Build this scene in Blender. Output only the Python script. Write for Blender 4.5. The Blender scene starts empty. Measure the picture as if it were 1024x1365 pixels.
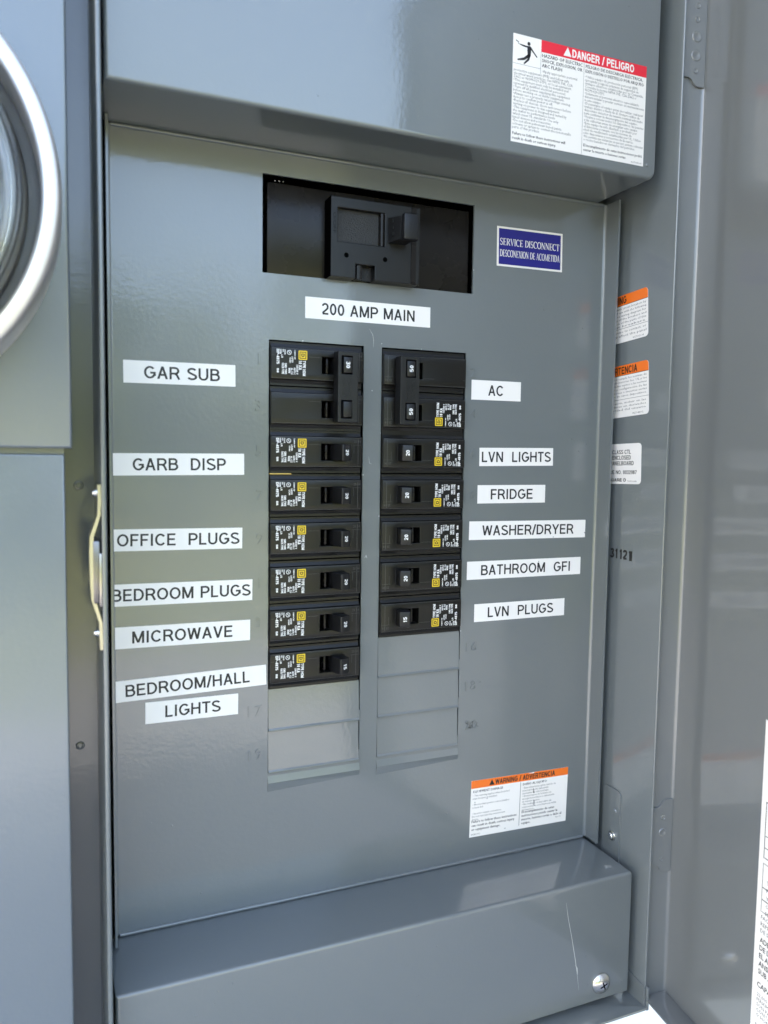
import bpy, bmesh, math, random
from mathutils import Vector, Matrix
random.seed(7)
S = 0.001                      # every length below is written in millimetres
scene = bpy.context.scene
COL = scene.collection

# ------------------------------------------------------------------ camera
cam_d = bpy.data.cameras.new("camera")
cam = bpy.data.objects.new("camera", cam_d)
COL.objects.link(cam)
YAW, PITCH, ROLL = 0.400951, 0.076631, -0.014130
fw = Vector((math.sin(YAW)*math.cos(PITCH), math.cos(YAW)*math.cos(PITCH), -math.sin(PITCH)))
rt = Vector((math.cos(YAW), -math.sin(YAW), 0))
dn = fw.cross(rt)
r2 = rt*math.cos(ROLL) + dn*math.sin(ROLL)
d2 = dn*math.cos(ROLL) - rt*math.sin(ROLL)
M = Matrix((r2, -d2, -fw)).transposed().to_4x4()
M.translation = Vector((-115.727, -444.204, -62.689))*S
cam.matrix_world = M
cam_d.sensor_fit = 'VERTICAL'
cam_d.sensor_height = 36.0
cam_d.sensor_width = 27.0
cam_d.lens = 1050.0/1365*36
cam_d.clip_start = 0.01
cam_d.clip_end = 500
cam_d.dof.use_dof = True
cam_d.dof.focus_distance = 0.50
cam_d.dof.aperture_fstop = 7.5
scene.camera = cam

# ------------------------------------------------------------------ sky, sun, exposure
SUN_EL, SUN_AZ = math.radians(37), math.radians(-47)     # azimuth from +Y towards -X: behind the house, to the left
world = bpy.data.worlds.new("World")
scene.world = world
world.use_nodes = True
wn = world.node_tree
bg = wn.nodes['Background']
sky = wn.nodes.new('ShaderNodeTexSky')
sky.sky_type = 'NISHITA'
sky.sun_disc = False
sky.sun_elevation = SUN_EL
sky.sun_rotation = SUN_AZ
sky.air_density = 1.0
sky.dust_density = 7.0
sky.ozone_density = 0.1
wn.links.new(sky.outputs['Color'], bg.inputs['Color'])
bg.inputs['Strength'].default_value = 0.15
sd = bpy.data.lights.new("sun", 'SUN')
sd.energy = 5.0
sd.angle = math.radians(0.5)
sd.color = (1.0, 0.91, 0.78)
sun = bpy.data.objects.new("sun", sd)
COL.objects.link(sun)
sdir = Vector((math.sin(SUN_AZ)*math.cos(SUN_EL), math.cos(SUN_AZ)*math.cos(SUN_EL), math.sin(SUN_EL)))
sun.rotation_euler = sdir.to_track_quat('Z', 'Y').to_euler()
vs = scene.view_settings
vs.view_transform = 'Standard'
vs.look = 'None'
vs.gamma = 1.0
vs.exposure = 3.36

# ------------------------------------------------------------------ materials
def mat(name, base, rough=0.5, metal=0.0, coat=0.0, coat_rough=0.1, spec=0.5, bump=None, var=None, emit=None):
    m = bpy.data.materials.new(name)
    m.use_nodes = True
    nt = m.node_tree
    b = nt.nodes['Principled BSDF']
    b.inputs['Base Color'].default_value = (*base, 1)
    b.inputs['Roughness'].default_value = rough
    b.inputs['Metallic'].default_value = metal
    b.inputs['Coat Weight'].default_value = coat
    b.inputs['Coat Roughness'].default_value = coat_rough
    b.inputs['Coat IOR'].default_value = 1.6
    b.inputs['Specular IOR Level'].default_value = spec
    tc = nt.nodes.new('ShaderNodeTexCoord')
    if bump:
        prev = None
        for scale, dist, detail in bump:
            n = nt.nodes.new('ShaderNodeTexNoise')
            n.inputs['Scale'].default_value = scale
            n.inputs['Detail'].default_value = detail
            nt.links.new(tc.outputs['Object'], n.inputs['Vector'])
            bp = nt.nodes.new('ShaderNodeBump')
            bp.inputs['Strength'].default_value = 1.0
            bp.inputs['Distance'].default_value = dist
            nt.links.new(n.outputs['Fac'], bp.inputs['Height'])
            if prev: nt.links.new(prev.outputs['Normal'], bp.inputs['Normal'])
            prev = bp
        nt.links.new(prev.outputs['Normal'], b.inputs['Normal'])
        if coat: nt.links.new(prev.outputs['Normal'], b.inputs['Coat Normal'])
    if var:
        scale, amt, ramt = var
        n = nt.nodes.new('ShaderNodeTexNoise')
        n.inputs['Scale'].default_value = scale
        n.inputs['Detail'].default_value = 6
        nt.links.new(tc.outputs['Object'], n.inputs['Vector'])
        mr = nt.nodes.new('ShaderNodeMapRange')
        mr.inputs['To Min'].default_value = 1-amt
        mr.inputs['To Max'].default_value = 1+amt
        nt.links.new(n.outputs['Fac'], mr.inputs['Value'])
        vm = nt.nodes.new('ShaderNodeVectorMath')
        vm.operation = 'SCALE'
        vm.inputs[0].default_value = base
        nt.links.new(mr.outputs['Result'], vm.inputs['Scale'])
        nt.links.new(vm.outputs['Vector'], b.inputs['Base Color'])
        if ramt:
            m2 = nt.nodes.new('ShaderNodeMapRange')
            m2.inputs['To Min'].default_value = max(0.02, rough-ramt)
            m2.inputs['To Max'].default_value = rough+ramt
            nt.links.new(n.outputs['Fac'], m2.inputs['Value'])
            nt.links.new(m2.outputs['Result'], b.inputs['Roughness'])
            if coat:
                m3 = nt.nodes.new('ShaderNodeMapRange')
                m3.inputs['From Min'].default_value = .35; m3.inputs['From Max'].default_value = .7
                m3.inputs['To Min'].default_value = coat_rough*.6
                m3.inputs['To Max'].default_value = coat_rough*1.7
                nt.links.new(n.outputs['Fac'], m3.inputs['Value'])
                nt.links.new(m3.outputs['Result'], b.inputs['Coat Roughness'])
    return m

PAINT = mat('grey_enamel_paint', (0.130, 0.146, 0.147), rough=0.36, coat=1.0, coat_rough=0.09,
            bump=[(420, 0.00005, 2), (14, 0.0006, 1)], var=(9, 0.03, 0.05))
PAINT_D = mat('grey_enamel_paint_door', (0.148, 0.157, 0.155), rough=0.36, coat=1.0, coat_rough=0.08,
              bump=[(420, 0.00003, 2), (7, 0.0012, 1)], var=(9, 0.03, 0.05))
PAINT_L = mat('grey_enamel_paint_meter_cover', (0.145, 0.168, 0.188), rough=0.36, coat=1.0, coat_rough=0.14,
              bump=[(420, 0.00006, 2), (10, 0.0008, 1)], var=(12, 0.03, 0.05))
CHIP = mat('bare_zinc_primer', (0.45, 0.46, 0.44), rough=0.5)
BLACK = mat('black_phenolic', (0.0075, 0.007, 0.006), rough=0.34, spec=0.36, bump=[(900, 0.00004, 2)], var=(60, 0.2, 0.08))
BLACK2 = mat('black_nylon', (0.0075, 0.0075, 0.008), rough=0.40, spec=0.4, bump=[(1500, 0.00004, 2)], var=(80, 0.2, 0.06))
CASE = mat('dark_brown_case', (0.011, 0.0095, 0.008), rough=0.27, spec=.26, bump=[(30, 0.0006, 2), (500, 0.00003, 2)], var=(40, 0.35, 0.1))
WORN = mat('worn_moulding_edge', (0.075, 0.075, 0.07), rough=0.5)
TEXT_G = mat('rough_slide', (0.02, 0.021, 0.022), rough=0.5, bump=[(1100, 0.0006, 3)])
DARK = mat('shade_black', (0.002, 0.002, 0.002), rough=0.9, spec=0.0)  # near-black: shade painted into gaps and recesses, also the O/OFF letters
WHITE = mat('white_label_tape', (0.83, 0.80, 0.755), rough=0.32, bump=[(30, 0.0005, 1)])
PRINTW = mat('white_print', (0.78, 0.77, 0.74), rough=0.5)
YELLOW = mat('yellow_print', (0.72, 0.50, 0.02), rough=0.45)
INK = mat('black_ink', (0.012, 0.012, 0.012), rough=0.45)
INKG = mat('grey_small_print', (0.06, 0.057, 0.06), rough=0.5)
RED = mat('red_print', (0.72, 0.02, 0.04), rough=0.35)
ORANGE = mat('orange_print', (0.85, 0.17, 0.015), rough=0.35)
BLUE = mat('blue_print', (0.012, 0.010, 0.20), rough=0.3)
STEEL = mat('zinc_plated_steel', (0.62, 0.62, 0.60), rough=0.2, metal=1.0, bump=[(300, 0.0001, 2)])
LATCHM = mat('yellow_zinc_steel', (0.47, 0.445, 0.42), rough=0.28, metal=1.0)
DKSTEEL = mat('dark_steel', (0.22, 0.21, 0.21), rough=0.3, metal=1.0)
BRASS = mat('brass_bar', (0.60, 0.42, 0.14), rough=0.35, metal=1.0)
ALU = mat('brushed_aluminium', (0.80, 0.77, 0.755), rough=0.48, metal=1.0, bump=[(200, 0.0001, 3)], var=(30, 0.08, 0.08))
METERG = mat('meter_grey_body', (0.13, 0.12, 0.12), rough=0.35)
METERW = mat('meter_inner_shell', (0.42, 0.40, 0.37), rough=0.25)
GLASS = bpy.data.materials.new('meter_glass')
GLASS.use_nodes = True
_b = GLASS.node_tree.nodes['Principled BSDF']
_b.inputs['Base Color'].default_value = (0.95, 0.97, 0.95, 1)
_b.inputs['Roughness'].default_value = 0.04
_b.inputs['Transmission Weight'].default_value = 1.0
_b.inputs['IOR'].default_value = 1.45
STUCCO = mat('white_stucco', (0.82, 0.81, 0.78), rough=0.85, bump=[(260, 0.0012, 6), (60, 0.0012, 3)], var=(120, 0.06, 0))
LAWN = mat('lawn', (0.098, 0.110, 0.036), rough=0.9, bump=[(30, 0.02, 4)], var=(3, 0.35, 0))
LEAF = mat('foliage', (0.055, 0.085, 0.022), rough=0.6, var=(1.5, 0.4, 0))
PAVE = mat('asphalt_drive', (0.15, 0.155, 0.17), rough=0.9, bump=[(60, 0.002, 5)], var=(5, 0.1, 0))
SOFFIT = mat('painted_soffit', (0.55, 0.54, 0.50), rough=0.7)

# ------------------------------------------------------------------ object helpers
def tag(o, label=None, cat=None, group=None, kind=None):
    if label: o['label'] = label
    if cat: o['category'] = cat
    if group: o['group'] = group
    if kind: o['kind'] = kind
    return o

WPOS = {}
def thing(name, loc, label, cat, group=None):
    o = bpy.data.objects.new(name, None)
    o.empty_display_size = 0.01
    COL.objects.link(o)
    o.location = Vector(loc)*S
    WPOS[o.name] = Vector(loc)
    return tag(o, label, cat, group)

class MB:
    """collects geometry in millimetres (world coordinates, or local ones when the parent sits at 0)"""
    def __init__(s): s.v = []; s.f = []; s.mi = []; s.m = 0
    def add(s, vs, fs):
        n = len(s.v)
        s.v += [tuple(p) for p in vs]
        s.f += [tuple(i+n for i in f) for f in fs]
        s.mi += [s.m]*len(fs)
        return s
    def bm(s, bm):
        bm.verts.ensure_lookup_table(); bm.verts.index_update()
        s.add([v.co[:] for v in bm.verts], [[v.index for v in f.verts] for f in bm.faces])
        bm.free()
        return s
    def box(s, x0, x1, y0, y1, z0, z1, bev=0, seg=2, taper=None):
        x0, x1 = sorted((x0, x1)); y0, y1 = sorted((y0, y1)); z0, z1 = sorted((z0, z1))
        bm = bmesh.new()
        bmesh.ops.create_cube(bm, size=1)
        for v in bm.verts:
            v.co = Vector(((x0+x1)/2+v.co.x*(x1-x0), (y0+y1)/2+v.co.y*(y1-y0), (z0+z1)/2+v.co.z*(z1-z0)))
            if taper and v.co.y < (y0+y1)/2:      # shrink the face turned to the viewer
                v.co.x += taper*(1 if v.co.x < (x0+x1)/2 else -1)
                v.co.z += taper*(1 if v.co.z < (z0+z1)/2 else -1)
        if bev: bmesh.ops.bevel(bm, geom=bm.edges[:], offset=bev, segments=seg, profile=0.5, affect='EDGES', clamp_overlap=True)
        return s.bm(bm)
    def prism(s, pts, a0, a1, axis='x'):
        """closed polygon pts extruded along an axis; pts are (y,z) for x, (x,z) for y, (x,y) for z"""
        mk = {'x': lambda p, a: (a, p[0], p[1]), 'y': lambda p, a: (p[0], a, p[1]), 'z': lambda p, a: (p[0], p[1], a)}[axis]
        n = len(pts)
        vs = [mk(p, a0) for p in pts]+[mk(p, a1) for p in pts]
        fs = [tuple(range(n)), tuple(range(2*n-1, n-1, -1))]+[(i, i+n, (i+1) % n+n, (i+1) % n) for i in range(n)]
        return s.add(vs, fs)
    def lathe(s, prof, c, n=48, close=False):
        """prof: (radius, y) pairs turned about an axis along Y through c=(x,z)"""
        vs = []; fs = []
        for r, y in prof:
            for k in range(n):
                a = 2*math.pi*k/n
                vs.append((c[0]+r*math.cos(a), y, c[1]+r*math.sin(a)))
        m = len(prof)
        for i in range(m-1 if not close else m):
            j = (i+1) % m
            for k in range(n):
                fs.append((i*n+k, i*n+(k+1) % n, j*n+(k+1) % n, j*n+k))
        return s.add(vs, fs)
    def strip(s, pts, w, y, axis='y'):
        """flat ribbon along 2-D points on the plane axis=y"""
        vs = []; fs = []
        for i, p in enumerate(pts):
            a = Vector(pts[max(0, i-1)]); b = Vector(pts[min(len(pts)-1, i+1)])
            t = (b-a).normalized(); nn = Vector((-t.y, t.x))
            ww = (w[i] if isinstance(w, (list, tuple)) else w)/2
            for sgn in (1, -1):
                q = Vector(p)+nn*ww*sgn
                vs.append((q.x, y, q.y) if axis == 'y' else (y, q.x, q.y))
        for i in range(len(pts)-1): fs.append((2*i, 2*i+1, 2*i+3, 2*i+2))
        return s.add(vs, fs)
    def build(s, name, material, parent=None, smooth=False, flat=False):
        me = bpy.data.meshes.new(name)
        off = WPOS.get(parent.name, Vector((0, 0, 0))) if parent else Vector((0, 0, 0))
        me.from_pydata([(Vector(p)-off)*S for p in s.v], [], s.f)
        mats = material if isinstance(material, (list, tuple)) else [material]
        for m in mats: me.materials.append(m)
        if len(mats) > 1:
            for p, i in zip(me.polygons, s.mi): p.material_index = i
        bm = bmesh.new(); bm.from_mesh(me)
        if not flat: bmesh.ops.recalc_face_normals(bm, faces=bm.faces)
        bm.to_mesh(me); bm.free()
        if smooth:
            for p in me.polygons: p.use_smooth = True
            try: me.set_sharp_from_angle(angle=math.radians(35))
            except Exception: pass
        o = bpy.data.objects.new(name, me)
        COL.objects.link(o)
        if parent:
            o.parent = parent
            WPOS[o.name] = off
        return o

def rbox(x0, x1, y0, y1, z0, z1, steps):
    """box whose chosen edges are rounded in turn; steps = (test(edge mid, direction), radius, segments)"""
    bm = bmesh.new()
    bmesh.ops.create_cube(bm, size=1)
    for v in bm.verts:
        v.co = Vector(((x0+x1)/2+v.co.x*(x1-x0), (y0+y1)/2+v.co.y*(y1-y0), (z0+z1)/2+v.co.z*(z1-z0)))
    for test, r, seg in steps:
        es = [e for e in bm.edges if test((e.verts[0].co+e.verts[1].co)/2, (e.verts[0].co-e.verts[1].co).normalized())]
        bmesh.ops.bevel(bm, geom=es, offset=r, segments=seg, profile=0.5, affect='EDGES', clamp_overlap=True)
    return bm

def sheet(x0, x1, z0, z1, y, t, holes):
    """flat sheet facing -Y at y, thickness t, with rectangular holes"""
    xs = sorted({x0, x1, *[h[0] for h in holes], *[h[1] for h in holes]})
    zs = sorted({z0, z1, *[h[2] for h in holes], *[h[3] for h in holes]})
    bm = bmesh.new()
    vid = {}
    def V(a, b):
        if (a, b) not in vid: vid[(a, b)] = bm.verts.new((a, y, b))
        return vid[(a, b)]
    for i in range(len(xs)-1):
        for j in range(len(zs)-1):
            cx, cz = (xs[i]+xs[i+1])/2, (zs[j]+zs[j+1])/2
            if any(h[0] < cx < h[1] and h[2] < cz < h[3] for h in holes): continue
            bm.faces.new((V(xs[i], zs[j]), V(xs[i+1], zs[j]), V(xs[i+1], zs[j+1]), V(xs[i], zs[j+1])))
    r = bmesh.ops.extrude_face_region(bm, geom=bm.faces[:])
    for g in r['geom']:
        if isinstance(g, bmesh.types.BMVert): g.co.y += t
    bmesh.ops.recalc_face_normals(bm, faces=bm.faces)
    return bm

# ------------------------------------------------------------------ lettering
_cache = {}
def glyphs(s, bold=0.0, res=2, space=1.0):
    k = (s, bold, res, space)
    if k in _cache: return _cache[k]
    cu = bpy.data.curves.new('lettering', 'FONT')
    cu.body = s; cu.size = 1.0; cu.resolution_u = res; cu.offset = bold; cu.space_character = space
    ob = bpy.data.objects.new('lettering', cu)
    COL.objects.link(ob)
    dg = bpy.context.evaluated_depsgraph_get()
    me = ob.evaluated_get(dg).to_mesh()
    vs = [(v.co.x, v.co.y) for v in me.vertices]
    fs = [tuple(p.vertices) for p in me.polygons]
    ob.evaluated_get(dg).to_mesh_clear()
    bpy.data.objects.remove(ob); bpy.data.curves.remove(cu)
    _cache[k] = (vs, fs)
    return vs, fs
CAPH = max(p[1] for p in glyphs('H')[0])

def letter(mb, s, O, u, v, n, cap, width=None, align='l', bold=0.0, res=2, depth=0, squeeze=1.0, space=1.0):
    """write s with its baseline at O (mm), running along u, upright along v, lifted by depth along n"""
    vs, fs = glyphs(s, bold, res, space)
    if not vs: return
    k = cap/CAPH
    xs = [p[0] for p in vs]; a, b = min(xs), max(xs)
    kx = width/(b-a) if width else k*squeeze
    sh = {'l': 0, 'c': -(b-a)*kx/2, 'r': -(b-a)*kx}[align]
    O = Vector(O); u = Vector(u); v = Vector(v); n = Vector(n)
    P = [O+u*((p[0]-a)*kx+sh)+v*(p[1]*k) for p in vs]
    if depth:
        m = len(P); top = [p+n*depth for p in P]
        cnt = {}
        for f in fs:
            for i in range(len(f)):
                e = (f[i], f[(i+1) % len(f)]); cnt[tuple(sorted(e))] = cnt.get(tuple(sorted(e)), 0)+1
        side = []
        for f in fs:
            for i in range(len(f)):
                e = (f[i], f[(i+1) % len(f)])
                if cnt[tuple(sorted(e))] == 1: side.append((e[0], e[1], e[1]+m, e[0]+m))
        mb.add(P+top, [tuple(i+m for i in f) for f in fs]+side)
    else:
        mb.add(P, fs)


# plain grotesque capitals and digits drawn as pen strokes on a unit-height grid
def _arc(cx, cy, rx, ry, t0, t1, n=10):
    return [(cx+rx*math.cos(math.radians(t0+(t1-t0)*i/n)), cy+ry*math.sin(math.radians(t0+(t1-t0)*i/n))) for i in range(n+1)]
def sans_table(T):
    h = T/2; U = 1-h; D = h; e = .02
    def bowl(x, y0, y1, xr, xs=None):
        r = (y1-y0)/2
        return [(x, y1)]+_arc(xr-r*.95, (y0+y1)/2, r*.95, r, 90, -90)+[(x, y0)]
    G = {
     'A': (.70, [[(h*.9, 0), (.35, 1)], [(.70-h*.9, 0), (.35, 1)], [(.14, .33), (.56, .33)]]),
     'B': (.68, [[(.09, 0), (.09, 1)], bowl(.09, .53, U, .57), bowl(.09, D, .53, .62)]),
     'C': (.73, [_arc(.385, .5, .385-h, .5-h, 38, 322, 20)]),
     'D': (.72, [[(.09, 0), (.09, 1)], [(.09, U), (.30, U)]+_arc(.31, .5, .41-h, .5-h, 90, -90, 14)+[(.09, D)]]),
     'E': (.63, [[(.09, 0), (.09, 1)], [(.09, U), (.60, U)], [(.09, .52), (.56, .52)], [(.09, D), (.62, D)]]),
     'F': (.59, [[(.09, 0), (.09, 1)], [(.09, U), (.58, U)], [(.09, .50), (.52, .50)]]),
     'G': (.77, [_arc(.39, .5, .39-h, .5-h, 42, 325, 20)+[(.77-h, .27), (.77-h, .47)], [(.41, .47), (.77, .47)]]),
     'H': (.72, [[(.09, 0), (.09, 1)], [(.63, 0), (.63, 1)], [(.09, .52), (.63, .52)]]),
     'I': (.24, [[(.12, 0), (.12, 1)]]),
     'J': (.50, [[(.41, 1), (.41, .3)]+_arc(.23, .27, .18, .27-h, 0, -165, 8)]),
     'K': (.70, [[(.09, 0), (.09, 1)], [(.62, 1), (.09, .38)], [(.28, .58), (.66, 0)]]),
     'L': (.56, [[(.09, 0), (.09, 1)], [(.09, D), (.55, D)]]),
     'M': (.84, [[(.09, 0), (.09, 1)], [(.75, 0), (.75, 1)], [(.10, 1), (.42, .05)], [(.74, 1), (.42, .05)]]),
     'N': (.72, [[(.09, 0), (.09, 1)], [(.63, 0), (.63, 1)], [(.10, .97), (.62, .03)]]),
     'O': (.79, [_arc(.395, .5, .395-h, .5-h, 0, 360, 26)]),
     'P': (.66, [[(.09, 0), (.09, 1)], bowl(.09, .45, U, .60)]),
     'Q': (.79, [_arc(.395, .5, .395-h, .5-h, 0, 360, 26), [(.5, .24), (.74, -.03)]]),
     'R': (.71, [[(.09, 0), (.09, 1)], bowl(.09, .47, U, .61), [(.38, .46), (.50, .38), (.67, 0)]]),
     'S': (.66, [_arc(.33, .735, .25, .265-h, 22, 235, 12)+_arc(.33, .268, .275, .268-h, 68, -160, 12)]),
     'T': (.62, [[(.31, 0), (.31, 1)], [(0, U), (.62, U)]]),
     'U': (.71, [[(.09, 1), (.09, .36)]+_arc(.355, .36, .265, .36-h, 180, 360, 14)+[(.62, .36), (.62, 1)]]),
     'V': (.68, [[(h*.9, 1), (.34, 0)], [(.68-h*.9, 1), (.34, 0)]]),
     'W': (.94, [[(h*.8, 1), (.24, .02)], [(.24, .02), (.47, .97)], [(.47, .97), (.70, .02)], [(.70, .02), (.94-h*.8, 1)]]),
     'X': (.68, [[(.06, 0), (.62, 1)], [(.06, 1), (.62, 0)]]),
     'Y': (.68, [[(.34, 0), (.34, .45)], [(.05, 1), (.34, .42)], [(.63, 1), (.34, .42)]]),
     'Z': (.62, [[(.04, U), (.58, U)], [(.55, U), (.07, D)], [(.03, D), (.60, D)]]),
     '0': (.56, [_arc(.28, .5, .28-h, .5-h, 0, 360, 22)]),
     '1': (.56, [[(.32, 0), (.32, 1)], [(.32, .92), (.22, .80), (.12, .74)]]),
     '2': (.56, [[(.54, D), (.06, D)], [(.08, D+.02), (.12, .2), (.36, .42), (.46, .54)]+_arc(.275, .70, .21, .30-h, -20, 172, 10)]),
     '3': (.56, [_arc(.26, .745, .20, .255-h, 160, -75, 10)+_arc(.27, .285, .225, .285-h, 75, -165, 10)]),
     '4': (.56, [[(.42, 0), (.42, 1)], [(.42, .94), (.04, .28)], [(.02, .27), (.55, .27)]]),
     '5': (.56, [[(.48, U), (.14, U), (.09, .50)]+_arc(.27, .33, .22, .33-h, 125, -160, 12)]),
     '6': (.56, [_arc(.28, .32, .22, .32-h, 0, 360, 16), _arc(.33, .5, .27, .5-h, 60, 190, 8)]),
     '7': (.56, [[(.03, U), (.53, U)], [(.50, U), (.30, .5), (.20, 0)]]),
     '8': (.56, [_arc(.28, .75, .19, .25-h, 0, 360, 14), _arc(.28, .28, .225, .28-h, 0, 360, 16)]),
     '9': (.56, [_arc(.28, .68, .22, .32-h, 0, 360, 16), _arc(.23, .5, .27, .5-h, 10, -120, 8)]),
     '/': (.30, [[(.02, -.03), (.28, 1.03)]]), '-': (.36, [[(.04, .38), (.32, .38)]]), '.': (.24, [[(.12, 0), (.12, T)]]), ' ': (.30, []),
    }
    return G
_sans = {}
def sans(mb, s, O, u, v, n, cap, width=None, align='l', pen=.125, depth=0, track=.10):
    if pen not in _sans: _sans[pen] = sans_table(pen)
    G = _sans[pen]
    tot = sum(G[c][0]+track for c in s)-track
    kx = width/tot if width else cap
    O = Vector(O); u = Vector(u); v = Vector(v); n = Vector(n)
    x = {'l': 0, 'c': -tot/2, 'r': -tot}[align]
    lift = 0
    for c in s:
        w, strokes = G[c]
        for st in strokes:
            lift += .0015
            k = len(st); vs = []
            closed = (Vector(st[0])-Vector(st[-1])).length < 1e-4 and k > 3
            for i, p in enumerate(st):
                if closed: q0 = Vector(st[i-1 if i else k-2]); q1 = Vector(st[i+1 if i < k-1 else 1])
                else: q0 = Vector(st[max(0, i-1)]); q1 = Vector(st[min(k-1, i+1)])
                p = Vector(p)
                t = (q1-q0).normalized(); nn = Vector((-t.y, t.x))
                mi = 1.0
                if 0 < i < k-1:
                    a = (p-q0); b = (q1-p)
                    if a.length > 1e-6 and b.length > 1e-6:
                        mi = min(1.6, 1/max(.4, math.cos(a.angle(b)/2)))
                # diagonal strokes keep level ends at the cap line and baseline
                if not closed and i in (0, k-1) and abs(t.x) > .12 and abs(t.y) > .5 and (p.y > .9 or p.y < .1) and k == 2:
                    d1 = Vector((pen/2/abs(t.y), 0))*(1 if nn.x > 0 else -1)
                else: d1 = nn*pen/2*mi
                for sg in (1, -1):
                    q = p+d1*sg
                    vs.append(O+u*((x+q.x)*kx)+v*(q.y*cap)+n*(depth+lift))
            mb.add(vs, [(2*i, 2*i+1, 2*i+3, 2*i+2) for i in range(k-1)])
        x += w+track

X, Y, Z = Vector((1, 0, 0)), Vector((0, 1, 0)), Vector((0, 0, 1))

class Frame:
    """a flat label: origin at its centre, u to the right, v up, n towards the viewer"""
    def __init__(s, c, u, v, n): s.c = Vector(c); s.u = Vector(u); s.v = Vector(v); s.n = Vector(n)
    def p(s, a, b, h=0): return s.c+s.u*a+s.v*b+s.n*h
    def plate(s, mb, a0, a1, b0, b1, h0, h1, r=0, corners=(1, 1, 1, 1)):
        pts = []
        for i, (ca, cb, st) in enumerate(((a1-r, b1-r, 0), (a0+r, b1-r, 90), (a0+r, b0+r, 180), (a1-r, b0+r, 270))):
            if r and corners[i]:
                for k in range(5):
                    t = math.radians(st+k*22.5); pts.append((ca+r*math.cos(t), cb+r*math.sin(t)))
            else:
                pts.append(((a1, b1), (a0, b1), (a0, b0), (a1, b0))[i])
        n = len(pts)
        vs = [s.p(a, b, h0) for a, b in pts]+[s.p(a, b, h1) for a, b in pts]
        mb.add(vs, [tuple(range(n-1, -1, -1)), tuple(range(n, 2*n))]+[(i, (i+1) % n, (i+1) % n+n, i+n) for i in range(n)])
    def poly(s, mb, pts, h):
        mb.add([s.p(a, b, h) for a, b in pts], [tuple(range(len(pts)))])
    def sans(s, mb, t, a, b, cap, h, **k): sans(mb, t, s.p(a, b, h), s.u, s.v, s.n, cap, **k)
    def text(s, mb, t, a, b, cap, h, **k): letter(mb, t, s.p(a, b, h), s.u, s.v, s.n, cap, **k)

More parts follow.
